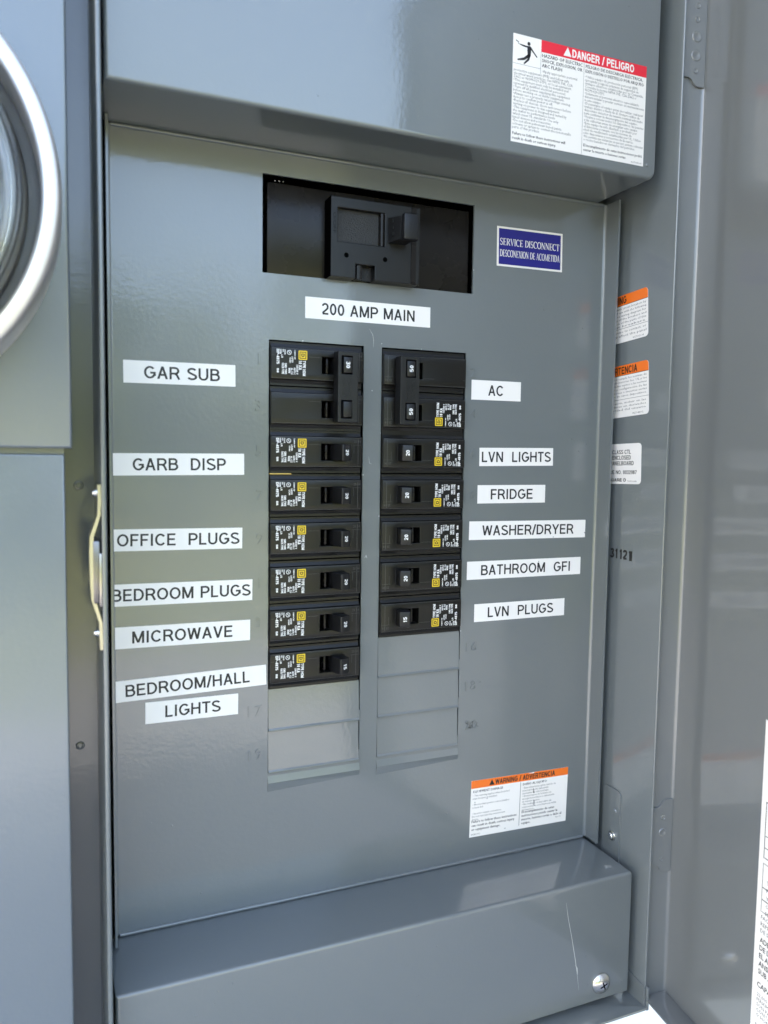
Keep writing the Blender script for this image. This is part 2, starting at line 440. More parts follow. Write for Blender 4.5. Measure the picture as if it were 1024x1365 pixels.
# serif letters drawn as pen strokes (x, y, pen width) on a unit-height grid
def serif_word(mb, fr, text, a, b, cap, width, h):
    TK, TN = 0.17, 0.07
    def arc(cx, cy, rx, ry, t0, t1, w0, w1, n=8):
        o = []
        for i in range(n+1):
            t = math.radians(t0+(t1-t0)*i/n)
            k = abs(math.cos(t))
            o.append((cx+rx*math.cos(t), cy+ry*math.sin(t), w0+(w1-w0)*k))
        return o
    def stem(x): return [[(x, 0, TK), (x, 1, TK)], [(x-.15, .025, .05), (x+.15, .025, .05)], [(x-.15, .975, .05), (x+.15, .975, .05)]]
    G = {
        'I': (0.36, stem(.18)),
        'E': (0.66, stem(.18)+[[(.15, .97, .06), (.6, .97, .06)], [(.15, .03, .06), (.62, .03, .06)], [(.2, .5, .06), (.48, .5, .06)],
                               [(.59, .97, .05), (.59, .78, .05)], [(.61, .03, .05), (.61, .24, .05)], [(.47, .4, .05), (.47, .6, .05)]]),
        'D': (0.78, stem(.18)+[[(.18, .97, .06)]+arc(.32, .5, .4, .47, 90, -90, .07, .17)+[(.18, .03, .06)]]),
        'R': (0.76, stem(.18)+[[(.18, .97, .06)]+arc(.36, .74, .24, .23, 90, -90, .07, .16)+[(.18, .51, .06)], [(.36, .5, .15), (.68, .02, .15)], [(.58, .025, .05), (.78, .025, .05)]]),
        'C': (0.76, [arc(.42, .5, .34, .48, 50, 310, .07, .17, 14), [(.66, .98, .05), (.66, .7, .05)]]),
        'O': (0.82, [arc(.41, .5, .34, .48, 0, 360, .07, .17, 20)]),
        'S': (0.58, [arc(.29, .74, .2, .23, 40, 250, .08, .12, 8)+[(.32, .5, .17)]+arc(.29, .26, .2, .23, 70, -140, .08, .12, 8), [(.5, .98, .05), (.5, .74, .05)], [(.06, .02, .05), (.06, .26, .05)]]),
        'N': (0.82, [[(.14, 0, .06), (.14, 1, .06)], [(.68, 0, .06), (.68, 1, .06)], [(.14, .97, .17), (.68, .04, .17)], [(.02, .975, .05), (.2, .975, .05)], [(.02, .025, .05), (.26, .025, .05)], [(.56, .975, .05), (.8, .975, .05)]]),
        'T': (0.68, [[(.34, 0, TK), (.34, 1, TK)], [(.04, .97, .06), (.64, .97, .06)], [(.05, .97, .05), (.05, .76, .05)], [(.63, .97, .05), (.63, .76, .05)], [(.2, .025, .05), (.48, .025, .05)]]),
        'V': (0.76, [[(.12, 1, .16), (.4, 0, .12)], [(.66, 1, .07), (.4, 0, .07)], [(.0, .975, .05), (.28, .975, .05)], [(.54, .975, .05), (.76, .975, .05)]]),
        'A': (0.76, [[(.36, 1, .07), (.1, 0, .07)], [(.36, 1, .15), (.64, 0, .16)], [(.2, .34, .06), (.54, .34, .06)], [(.0, .025, .05), (.22, .025, .05)], [(.5, .025, .05), (.78, .025, .05)]]),
        'X': (0.76, [[(.12, 1, .16), (.64, 0, .16)], [(.62, 1, .07), (.12, 0, .07)], [(.0, .975, .05), (.28, .975, .05)], [(.52, .975, .05), (.74, .975, .05)], [(.0, .025, .05), (.24, .025, .05)], [(.5, .025, .05), (.78, .025, .05)]]),
        'M': (0.98, [[(.13, 0, .06), (.13, 1, .06)], [(.83, 0, .17), (.83, 1, .17)], [(.15, .98, .15), (.48, .05, .1)], [(.8, .98, .06), (.48, .05, .06)], [(.0, .025, .05), (.26, .025, .05)], [(.68, .025, .05), (.98, .025, .05)]]),
        ' ': (0.34, []),
    }
    tot = sum(G[c][0] for c in text)
    kx = width/tot; x = 0
    for c in text:
        w, strokes = G[c]
        for st in strokes:
            vs = []; n = len(st)
            for i, (px, py, pw) in enumerate(st):
                q0 = Vector(st[max(0, i-1)][:2]); q1 = Vector(st[min(n-1, i+1)][:2])
                t = (q1-q0).normalized(); nn = Vector((-t.y, t.x))*pw/2
                for sg in (1, -1):
                    vs.append(fr.p(a+(x+px+nn.x*sg)*kx, b+(py+nn.y*sg)*cap, h))
            mb.add(vs, [(2*i, 2*i+1, 2*i+3, 2*i+2) for i in range(n-1)])
        x += w

# ================================================================== THE SETTING
GZ = -1350
g = MB(); g.add([(-60000, -60000, GZ), (60000, -60000, GZ), (60000, 60000, GZ), (-60000, 60000, GZ)], [(0, 1, 2, 3)])
tag(g.build('ground', LAWN), kind='structure')
g = MB(); g.box(-14000, 14000, -4600, 100, GZ-50, GZ+6, bev=4)
tag(g.build('driveway', PAVE), kind='structure')
g = MB(); g.box(-3600, 3600, 100, 260, GZ-100, 1250)
tag(g.build('house_wall', STUCCO), kind='structure', label='white stucco house wall behind the electrical panel')
g = MB(); g.box(-3900, 3900, -500, 400, 1250, 1290); g.box(-3900, 3900, -520, -500, 1230, 1320)
tag(g.build('roof_soffit', SOFFIT), kind='structure')

# trees across the yard, seen only as the dark green band the glossy paint mirrors
m = MB()
rnd = random.Random(3)
for t_ in range(26):
    tx = -16000+t_*1350+rnd.uniform(-500, 500); ty = -13500+rnd.uniform(-1800, 1800); th = rnd.uniform(2600, 4600)*(1.25 if t_ % 5 == 0 else 1)
    for _ in range(520):
        a = rnd.uniform(0, 2*math.pi); zz = rnd.random(); rr = 1150*math.sqrt(rnd.random())*(1.1-.75*zz**2)
        c = Vector((tx+rr*math.cos(a), ty+rr*math.sin(a), GZ+th*(.08+.92*zz)))
        d1 = Vector((rnd.gauss(0, 1), rnd.gauss(0, 1), rnd.gauss(0, 1))).normalized(); d2 = d1.orthogonal().normalized(); q = rnd.uniform(70, 170)
        m.add([c+d1*q, c+d2*q*.7, c-d1*q, c-d2*q*.7], [(0, 1, 2, 3)])
tag(m.build('tree_line', LEAF, flat=True), kind='stuff')

# ================================================================== THE ENCLOSURE
WL, WR = -92.0, 239.0            # inner faces of its side walls
FY = -58.8                       # front edge of the side walls
TOP, BOT = 345.0, -424.5
PZT, PZB = 105.2, -335.6         # dead front panel, top and bottom
enc = thing('panel_enclosure', (75, 95, BOT), 'large grey painted steel electrical enclosure with recessed left channel and silver latch', 'enclosure')
m = MB()
m.bm(rbox(WL-2.2, WL, FY, 98, BOT-1.5, TOP, [(lambda c, d: c.y < FY+1 and abs(d.z) > .9, 0.9, 3)]))
m.build('side_wall', PAINT, enc, smooth=True)
m = MB()
m.bm(rbox(WR, WR+1.6, FY, 98, -411.8, TOP, [(lambda c, d: c.y < FY+1 and abs(d.z) > .9, 0.7, 3)]))
m.build('side_wall', PAINT, enc, smooth=True)
m = MB(); m.box(WL, WR, 94, 98, BOT, TOP); m.build('back_wall', PAINT, enc)
m = MB(); m.box(WL, WR, -60, 94, TOP-1.6, TOP); m.build('top_wall', PAINT, enc)
m = MB()                                     # bottom pan with its front lip and turned-up corner tab
m.bm(rbox(WL, WR+1.6, -61.5, 94, BOT-1.6, BOT, [(lambda c, d: c.x > WR and c.y < 0 and abs(d.z) > .9, 3.0, 5), (lambda c, d: c.y < -57, 0.5, 2)]))
m.build('bottom_pan', PAINT, enc, smooth=True)
m = MB()
m.prism([(-59.4, BOT+.1), (-59.4, -412.4), (-58.4, -411.2), (-42, -409.4), (-40, -409.4), (-40, BOT+.1)], WR-1.0, WR-.1, 'x')
m.build('corner_tab', PAINT, enc)
m = MB()                                     # thin glossy hem of paint along the front edge of the bottom lip
m.box(WR+.6, WR+2.6, -60.5, -57.2, -427.5, -411.9, bev=.5); m.build('corner_hem', PAINT, enc, smooth=True)
# embossed mounting tab on the right wall, with its screw
m = MB()
fr = Frame((WR-.1, -20.5, -316), (0, -1, 0), (0, 0, 1), (-1, 0, 0))
fr.plate(m, -9, 9, -26, 24, 0, 1.1, r=4, corners=(1, 1, 0, 0))
tb = m.build('mounting_tab', PAINT, enc, smooth=True)
m = MB()
def lathe_x(mb, prof, c, n=20):
    vs = []; fs = []
    for r, x in prof:
        for k in range(n):
            a = 2*math.pi*k/n; vs.append((x, c[0]+r*math.cos(a), c[1]+r*math.sin(a)))
    for i in range(len(prof)-1):
        for k in range(n): fs.append((i*n+k, i*n+(k+1) % n, (i+1)*n+(k+1) % n, (i+1)*n+k))
    mb.add(vs, fs)
lathe_x(m, [(3.3, WR-1.2), (3.3, WR-1.6), (2.5, WR-1.8), (2.4, WR-3.4), (1.9, WR-3.9), (0.01, WR-4.0)], (-22.8, -325), 14)
m.build('screw', STEEL, tb, smooth=True)
m = MB(); lathe_x(m, [(1.7, WR-1.2), (1.2, WR-1.9), (0.01, WR-2.1)], (-24.5, -307), 12); m.build('dimple', PAINT, tb, smooth=True)
# channel between the meter section and the panel
m = MB()
m.box(-135, WL-2.2, 8, 98, -470, TOP)
ch = m.build('channel_face', PAINT, enc)
for (cx_, cz_, r_) in ((-102.0, -83, 2.6), (-103.2, -226, 2.3)):
    m = MB(); m.lathe([(r_, 7.9), (r_-.3, 7.3), (r_*.55, 7.2), (r_*.45, 7.6), (0.01, 7.6)], (cx_, cz_), 20); m.build('rivet', PAINT, ch, smooth=True)
m = MB(); m.box(-150, -109.6, -38.5, 0, -470, -60); m.box(-335, -150, 0, 98, -470, TOP); m.build('meter_section_wall', PAINT, enc)
# latch on the outside of the left wall
lt = MB()
xw = WL-2.2
prof = [(-80, 1.0), (-88, .9), (-94, 1.2), (-99, 2.8), (-104, 4.6), (-112, 4.9), (-126, 4.7), (-134, 4.2), (-140, 2.4), (-145, 1.0), (-158, .7)]
pts = [(xw-d-.6, z) for z, d in prof]+[(xw-d*.92+.75, z) for z, d in reversed(prof)]
lt.prism([(a, b) for a, b in pts], -56, -44, 'y')
la = lt.build('latch', LATCHM, enc, smooth=True)
m = MB(); m.box(xw-4.2, xw-.6, -56.5, -36, -136, -106, bev=1.2); m.build('latch_bolt', DKSTEEL, la, smooth=True)
m = MB(); m.box(xw-1.3, xw-.1, -57.6, -50, -137, -112, bev=.3); m.build('latch_plate', LATCHM, la, smooth=True)
for z in (-84, -151):
    m = MB()
    for i in range(1):
        vs = []; fs = []; n = 14; prof2 = [(1.9, xw-1.4), (1.9, xw-2.6), (1.2, xw-3.6), (0.01, xw-3.9)]
        lathe_x(m, prof2, (-50, z), n)
    m.build('rivet', STEEL, la, smooth=True)

# ------------------------------------------------------------------ meter section covers
mc = thing('meter_cover', (-215, -45, -63.4), 'raised grey steel cover plate around the round meter at the left edge', 'cover')
m = MB(); m.bm(rbox(-330, -106, -45, -20, -63.4, TOP-4, [(lambda c, d: c.y < -44, 1.6, 4)])); m.build('cover_plate', PAINT_L, mc, smooth=True)
lc = thing('lower_cover', (-215, -40, -465), 'smooth pale grey lower cover plate below the meter cover at left', 'cover')
m = MB(); m.bm(rbox(-330, -109.4, -40, -18, -465, -66.0, [(lambda c, d: c.y < -39, 1.2, 4)])); m.build('cover_plate', PAINT_L, lc, smooth=True)

MC = (-204.2, 43.0)
mt = thing('electric_meter', (MC[0], -45, MC[1]), 'round electricity meter with brushed aluminium ring and glass dome at left edge', 'meter')
m = MB()
m.lathe([(90, -44.9), (94.5, -46), (95.2, -52), (95.0, -76), (94.6, -79.0), (93.8, -80.6), (92.8, -81.3), (90.0, -82.0), (88.0, -82.2), (87.2, -81.6), (86.8, -79.6), (86.6, -58)], MC, 128)
m.build('retaining_ring', ALU, mt, smooth=True)
m = MB()
gp = [(86.4, -62), (82.0, -63.5), (80.4, -66), (80.2, -77), (79.4, -78.6), (78.4, -78.4), (77.6, -76), (73.0, -77), (71.4, -80), (70.6, -85), (69.4, -86.2), (68.2, -85), (66.5, -84), (64.5, -90), (62, -120), (59.5, -152), (55, -168), (46, -174), (0.01, -177)]
inn = [(r-2.2 if r > 3 else 0.01, y+2.2) for r, y in reversed(gp)]
m.lathe(gp+inn, MC, 96)
m.build('glass_cover', GLASS, mt, smooth=True)
m = MB(); m.lathe([(86.4, -50), (86.4, -57), (70, -58), (68, -60), (57, -60.5)], MC, 96)
m.build('meter_base', METERG, mt, smooth=True)
m = MB(); m.lathe([(79.6, -60), (79.6, -64), (74, -66.5), (60, -67)], MC, 96); m.build('inner_flange', METERW, mt, smooth=True)
m = MB(); m.lathe([(74.4, -67), (74.4, -71.6), (73.6, -72.2), (72.6, -71.6), (72.6, -67)], MC, 96); m.build('inner_ring', ALU, mt, smooth=True)
m = MB(); m.lathe([(57, -63.4), (56.5, -66), (55.5, -100), (52, -104), (51, -130), (48, -134), (0.01, -134)], MC, 96)
m.build('meter_body', METERW, mt, smooth=True)
m = MB(); m.lathe([(46, -134.3), (44, -135.0), (0.01, -135.0)], MC, 64); m.build('meter_face', WHITE, mt)

# ------------------------------------------------------------------ upper and lower box covers
up = thing('upper_cover', (70, -50, PZT), 'grey steel box cover projecting above the breaker panel, carrying the danger sticker', 'cover')
m = MB()
m.bm(rbox(-90.2, 229.2, -50, -0.5, PZT, TOP-6, [(lambda c, d: abs(d.y) > .9 and c.z < PZT+1 and c.x > 0, 6.0, 6), (lambda c, d: c.y < -49 and not abs(d.y) > .9, 2.2, 5)]))
m.build('cover_shell', PAINT, up, smooth=True)
m = MB(); m.lathe([(1.2, -50.05), (.8, -50.5), (0.01, -50.6)], (222.3, 113.5), 10); m.build('dimple', PAINT, up, smooth=True)

lo = thing('lower_cover_box', (70, -50, -419), 'grey steel box cover projecting below the breakers, with one domed screw and a scratch', 'cover')
m = MB()
m.bm(rbox(-90.2, 233.2, -50, -0.5, -419.2, PZB-.2, [(lambda c, d: abs(d.y) > .9 and c.z > PZB-2 and c.x > 0, 3.2, 5), (lambda c, d: c.y < -49 and not abs(d.y) > .9, 2.0, 5)]))
m.build('cover_shell', PAINT, lo, smooth=True)
sc = MB()
SX, SZ = 210.0, -407.0
R = 7.0
sc.lathe([(R, -50.1), (R, -50.5), (R*.93, -51.4), (R*.75, -52.5), (R*.45, -53.3), (R*.2, -53.5), (0.01, -53.5)], (SX, SZ), 36)
so = sc.build('screw', STEEL, lo, smooth=True)
m = MB()
for a in (20, 110):
    ca, sa = math.cos(math.radians(a)), math.sin(math.radians(a))
    m.strip([(SX-ca*2.9, SZ-sa*2.9), (SX-ca*.6, SZ-sa*.6), (SX+ca*.6, SZ+sa*.6), (SX+ca*2.9, SZ+sa*2.9)], [.5, 1.0, 1.0, .5], -53.56-.01*(a > 90))
m.build('cross_slot_shade', DARK, so)  # flat dark strips on the head, painting the shade in its slot
m = MB()
m.strip([(180.5, -346.0), (182.5, -357), (185.6, -370), (189.0, -386), (190.8, -396)], [.1, .3, .35, .45, .3], -50.06)
m.strip([(189.2, -389.5), (190.6, -392), (191.3, -396.5)], [.2, .7, .15], -50.09)
m.strip([(190.8, -396), (192.6, -407.5)], [.25, .08], -50.06)
m.build('scratch', CHIP, lo)

# ------------------------------------------------------------------ dead front panel
dp = thing('breaker_panel', (73, 0, PZB), 'flat grey steel dead front with cut-outs for the main switch and two breaker columns', 'panel')
L0, L1, R0, R1 = 0.0, 58.1, 69.7, 127.4
M0, M1, MZT, MZB = -3.9, 131.1, 91.4, 37.0
PT = 25.4
PX0, PX1 = -86.2, 231.8
m = MB()
m.bm(sheet(PX0+2, PX1-2, PZB+.4, PZT-.3, 0, 1.5, [(M0, M1, MZB, MZT), (L0, L1, -PT*10, 0), (R0, R1, -PT*10, 0)]))
for sx, x in ((-1, PX0), (1, PX1)):            # rounded bends into the forward return flanges
    pr = []
    for k in range(7):
        t = math.radians(90*k/6); pr.append((x-sx*(2-2*math.sin(t)), -2+2*math.cos(t)))
    pr.append((x, -13.6 if sx > 0 else -12))
    inner = [(x-sx*(2-.8*math.sin(math.radians(90*k/6)))-0*sx, -2+.0) for k in range(0)]
    outer = [(p[0]+sx*1.3*math.sin(math.radians(min(k, 6)*15)), p[1]+1.3*math.cos(math.radians(min(k, 6)*15))) for k, p in enumerate(pr)]
    n = len(pr)
    for k in range(n-1):
        quad = [pr[k], pr[k+1], outer[k+1], outer[k]]
        m.prism(quad, PZB+1.2, PZT-.6, 'z')
for zz, sg in ((PZT-.9, -1), (PZB+.9, 1)):      # rolled edges at head and foot
    pr = [(1.2, zz-sg*.9)]+[(-.0-1.1*math.sin(math.radians(t)), zz-sg*1.1*math.cos(math.radians(t))) for t in (0, 30, 60, 90, 120, 150, 180)]+[(1.2, zz+sg*1.1)]
    m.prism(pr, PX0+2, PX1-2, 'x')
m.build('panel_sheet', PAINT, dp, smooth=True)
# blank plates still in place under the breakers
def filler(x0, x1, zt, zb, o):
    m = MB()
    g = .35
    m.prism([(0.35, zt-.3), (-.6, zb+1.6), (-1.25, zb+.85), (-1.35, zb+.35), (-1.2, zb+.08), (0.9, zb+.08), (2.2, zt-.3)], x0+g*.6, x1-g-.35, 'x')
    m.box(x1-g-.4, x1+.02, -1.0, .8, zb+.1, zb+6.5, bev=.2)
    return m.build('filler_plate', PAINT, o, smooth=False)
for k in (8, 9): filler(L0, L1, -PT*k, -PT*(k+1), dp)
for k in (7, 8, 9): filler(R0, R1, -PT*k, -PT*(k+1), dp)
for x0, x1 in ((L0, L1), (R0, R1)):
    m = MB()
    vs = [(x0+.2, .0, -254.3), (x1-.4, .0, -254.3), (x1-.4, -.9, -261.0), (x0+.2, -.9, -262.0), (x0+.2, .1, -266.5), (x1-.4, .1, -264.5)]
    m.add([(x0, .5, -254.0), (x1, .5, -254.0), (x1, -1.1, -260.0), (x0, -1.1, -260.0), (x0-.2, -.02, -265.5), (x1+.2, -.02, -263.5)], [(0, 1, 2, 3), (3, 2, 5, 4), (0, 3, 4), (1, 5, 2)])
    m.build('pressed_lip', PAINT, dp)
m = MB(); m.box(-80, 225, 22, 24, -300, 100); m.build('shade_backing', DARK, dp)  # added near-black sheet, painting the unlit depth behind the cut-outs
m = MB(); m.box(WL+.2, WL+3.6, -2, 22, PZB, PZT); m.build('gap_shade', DARK, dp)  # near-black strip painting the shade in the left gap
m = MB(); m.box(WR-4, WR-.3, 4, 22, PZB, PZT); m.build('gap_shade', DARK, dp)  # the right gap's shade, painted as a near-black strip too
m = MB()                                        # embossed circuit numbers
for s_, cx_, cz_ in (('1', -5.9, -11.2), ('3', -6.3, -37.4), ('5', -5.8, -63.3), ('7', -5.3, -88.7), ('9', -5.3, -113.8), ('1', -5.2, -139.6), ('3', -6.0, -162.9),
                     ('17', -7.9, -215.4), ('19', -7.9, -241.6), ('2', 132.8, -12), ('4', 133.5, -37.1), ('6', 133.6, -63.4), ('8', 134.3, -89.9), ('16', 135.8, -189.2), ('18', 135.9, -215.2), ('20', 137.1, -241.6)):
    m = MB()
    letter(m, s_, (cx_, .01, cz_-3), X, Z, -Y, 6.0, align='c', bold=-0.006, depth=.6, space=1.25, res=3)
    m.build('embossed_number', PAINT, dp)
m = MB()                                        # ink smudge over the embossed 20
for _ in range(26):
    a = random.uniform(133.5, 141); b = random.uniform(-243.5, -239.6); t = random.uniform(-1, 1)
    m.strip([(a, b), (a+random.uniform(.6, 1.9), b+t)], [.12, random.uniform(.2, .6)], -.34-_*0.003)
m.strip([(132.5, -239.6), (135, -241.2), (134, -243.6), (132.6, -244.2)], .3, -.33)
m.build('ink_smudge', INK, dp)
m = MB()
for pts, w_ in (([(61.2, 10.5), (63.6, 7), (64.3, 3.2), (64.0, -.4)], [.05, .22, .2, .08]), ([(61.8, -128), (61.0, -126.2), (60.2, -127.6)], [.1, .8, .2]),
                ([(62.0, -66), (62.6, -70), (63.9, -70.2)], [.1, .22, .1])):
    m = MB(); m.strip(pts, w_, -.06); m.build('scratch', CHIP, dp)

def specks(owner, x0, x1, z0, z1, y, n, seed, avoid=()):
    rn = random.Random(seed); m = MB()
    while n > 0:
        x, z = rn.uniform(x0, x1), rn.uniform(z0, z1)
        if any(a[0] < x < a[1] and a[2] < z < a[3] for a in avoid): continue
        r_ = rn.choice((.18, .22, .3, .5)); n -= 1
        m.lathe([(r_, y+.02), (r_*.7, y-r_*.45), (0.01, y-r_*.6)], (x, z), 7)
    o = m.build('paint_nibs', PAINT, owner, smooth=True); tag(o, kind='stuff')
rn_ = random.Random(11)
for (x, z) in ((63.6, -26.2), (69.4, -51.5), (58.4, -77), (69.3, -102.2), (58.5, -152.6), (127.8, -178), (69.5, 2.2), (20, .3), (96, .5), (131.4, 52), (-86, -60), (231, -170)):
    m = MB(); k = 7; r_ = rn_.uniform(.25, .55)
    pts = [(x+r_*rn_.uniform(.4, 1.3)*math.cos(2*math.pi*i/k), -.04, z+r_*rn_.uniform(.5, 1.8)*math.sin(2*math.pi*i/k)) for i in range(k)]
    m.add(pts, [tuple(range(k))]); m.build('paint_chip', CHIP, dp)
specks(dp, -84, 229, -330, 100, 0, 90, 5, [(-92, 132, -268, 96)])
specks(up, -88, 225, 112, 300, -50, 60, 6, [(120, 222, 108, 175)])
specks(lo, -88, 230, -415, -342, -50, 45, 8)

# ------------------------------------------------------------------ door
dr = thing('panel_door', (257.8, -57, -420), 'open grey steel enclosure door on the right, its inside glossy', 'door')
al = math.radians(8.0)
DW = 334.0
# local door frame: s runs from the hinge towards the viewer, q points to the opening (left), z up
dU = Vector((-math.sin(al), -math.cos(al), 0)); dQ = Vector((-math.cos(al), math.sin(al), 0))
def dpt(s_, q, z): return Vector((257.8, -57, 0))+dU*s_+dQ*q+Z*z
def dbox(mb, s0, s1, q0, q1, z0, z1, bev=0):
    b = MB(); b.box(s0, s1, q0, q1, z0, z1, bev=bev, seg=3)
    mb.add([dpt(*p) for p in b.v], b.f)
DZB, DZT = -421.0, 342.0
m = MB()
prof = []                                      # sheet with rounded corners: hinge flange, face, free edge flange
r = 2.5
path = [(0, 17.5), (0, r)]+[(r-r*math.cos(math.radians(t)), r-r*math.sin(math.radians(t))) for t in (18, 36, 54, 72, 90)]
path += [(s_, 0) for s_ in (14, 40, 80, 140, 200, 260, DW-r)]+[(DW-r+r*math.sin(math.radians(t)), r-r*math.cos(math.radians(t))) for t in (18, 36, 54, 72, 90)]+[(DW, 16)]
def off(path, t):
    o = []
    for i, p in enumerate(path):
        a = Vector(path[max(0, i-1)]); b = Vector(path[min(len(path)-1, i+1)]); d = (b-a).normalized()
        o.append((p[0]-(-d.y)*(-t)*-1, p[1]-(d.x)*t))
    return o
inner_p = path; outer_p = [(p[0]+(-0), p[1]) for p in path]
outer_p = []
for i, p in enumerate(path):
    a = Vector(path[max(0, i-1)]); b = Vector(path[min(len(path)-1, i+1)]); d = (b-a).normalized()
    outer_p.append((p[0]+d.y*1.2, p[1]-d.x*1.2))
NZ = 12
vs = []; fs = []
for j in range(NZ+1):
    z = DZB+(DZT-DZB)*j/NZ
    for p in inner_p: vs.append(dpt(p[0], p[1], z))
nI = len(inner_p)
base = len(vs)
for j in range(NZ+1):
    z = DZB+(DZT-DZB)*j/NZ
    for p in outer_p: vs.append(dpt(p[0], p[1], z))
for B in (0, base):
    for j in range(NZ):
        for i in range(nI-1):
            a = B+j*nI+i; fs.append((a, a+1, a+1+nI, a+nI))
for j in range(NZ):
    for i in (0, nI-1):
        a = j*nI+i; fs.append((a, a+nI, base+a+nI, base+a))
for j in (0, NZ):
    for i in range(nI-1):
        a = j*nI+i; fs.append((a, base+a, base+a+1, a+1))
m.add(vs, fs)
door = m.build('door_sheet', PAINT_D, dr, smooth=True)
m = MB(); dbox(m, .6, DW-1, .2, 17.5, DZB-.2, DZB+1.1, .4); m.build('bottom_flange', PAINT_D, dr, smooth=True)
m = MB(); dbox(m, .6, DW-1, .2, 17.5, DZT-1.1, DZT+.2, .4); m.build('top_flange', PAINT_D, dr, smooth=True)
# hinge leaves with curved ends and dimples on the hinge-side flange
def hinge(z0, z1, holes, both):
    m = MB()
    q0, q1 = 1.2, 17.0
    def end(z, sg):
        return [(q1, z-sg*1.0), (q1-5, z-sg*1.0), (q1-7, z-sg*2.2), (q1-8.2, z-sg*4.2), (q1-10, z-sg*5.6), (q1-12, z-sg*6.0), (q0, z-sg*6.0)]
    top = [(q1, z1), (q0, z1)] if not both else list(end(z1, -1))
    bot = end(z0, 1)
    poly = [(q, z) for q, z in bot]+[(q, z) for q, z in reversed(top)]
    if not both: poly = bot+[(q0, z1), (q1, z1)]
    n = len(poly)
    vs = [dpt(.1, q, z) for q, z in poly]+[dpt(1.5, q, z) for q, z in poly]
    m.add(vs, [tuple(range(n)), tuple(range(2*n-1, n-1, -1))]+[(i, (i+1) % n, (i+1) % n+n, i+n) for i in range(n)])
    h = m.build('hinge_leaf', PAINT_D, dr)
    for q, z, r_ in holes:
        m = MB()
        vs = []; fs = []; k = 14; pf = [(r_, 1.4), (r_*.85, 1.9), (r_*.6, 1.95), (r_*.45, 1.7), (.01, 1.7)]
        for rr, s_ in pf:
            for i in range(k):
                t = 2*math.pi*i/k; vs.append(dpt(s_, q+rr*math.cos(t), z+rr*math.sin(t)))
        for a in range(len(pf)-1):
            for i in range(k): fs.append((a*k+i, a*k+(i+1) % k, (a+1)*k+(i+1) % k, (a+1)*k+i))
        m.add(vs, fs); m.build('hinge_rivet', PAINT_D, h, smooth=True)
hinge(168, 330, [(7.5, 171, 2.0), (7.5, 180, 3.6), (7.5, 191, 3.6), (7.5, 201, 2.0), (7.5, 209, 2.0)], False)
hinge(-330, -293, [(8, -299, 1.8), (8, -309, 3.0), (8, -327, 1.5)], True)

# ================================================================== CIRCUIT BREAKERS
# local coordinates: u (x) from the outer end 0..57, z from 0 at the row's top down to -25.4, y 0 = panel face
def breaker_body(parent, win=(30.6, 46.2), label=True, z_off=0.0, half=False):
    m = MB()
    x0, x1 = .45, 56.2
    zc = -12.7+z_off
    # shoulders (lower) and raised face with the handle window cut out of it
    zt, zb = z_off-.35, z_off-25.05
    ft, fb = z_off-3.7, z_off-21.5
    m.bm(sheet(x0, x1, zb, zt, -.6, 9, [(win[0], win[1], zc-4.9, zc+4.9)]))
    m.box(x0+.3, x1-.3, 8.6, 18, zb+.3, zt-.3)
    m.box(x1-5, x1+.5, 1.5, 18, zb+2, zt-2)
    b = sheet(x0, x1, fb, ft, -3.5, 2.85, [(win[0], win[1], zc-4.9, zc+4.9)])
    es = [e for e in b.edges if all(abs(v.co.y+3.5) < .01 for v in e.verts) and len(e.link_faces) == 2 and any(abs(f.normal.y) < .5 for f in e.link_faces)]
    bmesh.ops.bevel(b, geom=es, offset=.35, segments=2, profile=.5, affect='EDGES')
    m.bm(b)
    # sloping skirts joining face and shoulders
    m.prism([(-2.7, ft-.3), (-1.4, ft+.35), (-.62, ft+2.2), (-.5, ft-.3)], x0+.3, x1-.2, 'x')
    m.prism([(-2.7, fb+.3), (-1.4, fb-.35), (-.62, fb-2.2), (-.5, fb+.3)], x0+.3, x1-.2, 'x')
    bd = m.build('body', BLACK, parent, smooth=True)
    m = MB()                                     # window floor, the shade inside put in as near-black
    m.box(win[0]-.2, win[1]+.2, 5.0, 5.2, zc-5.1, zc+5.1)
    m.build('window_floor', DARK, bd)
    m = MB()                                     # rounded shroud inside the window
    m.box(33.6, 35.4, -1.6, 5, zc-4.7, zc+4.7, bev=.8, seg=3)
    m.build('shroud', CASE, bd, smooth=True)
    m = MB()                                     # moulded seams and rims
    sz = z_off-8.3
    h = .08
    for (a, b_, c, d) in ((22.8, 30.2, sz-.07, sz+.07), (50.2, 56.0, sz-.07, sz+.07), (53.6, 53.8, fb+1, ft-.8), (51.0, 51.14, sz-5, sz), (.6, 2.6, sz-.07, sz+.07),
                          (x0+.4, x1-.4, ft-.5, ft-.38), (x0+.4, x1-.4, fb+.38, fb+.5), (win[1]+.5, win[1]+.62, zc-4.6, zc+4.6)):
        m.box(a, b_, -3.5-h, -3.4, c, d)
    m.build('moulded_seams', WORN, bd)
    m = MB()
    letter(m, '25 14', (51.0, -3.53, z_off-6.9), X, Z, -Y, 1.35, bold=.0)
    m.build('moulded_digits', WORN, bd)
    return bd

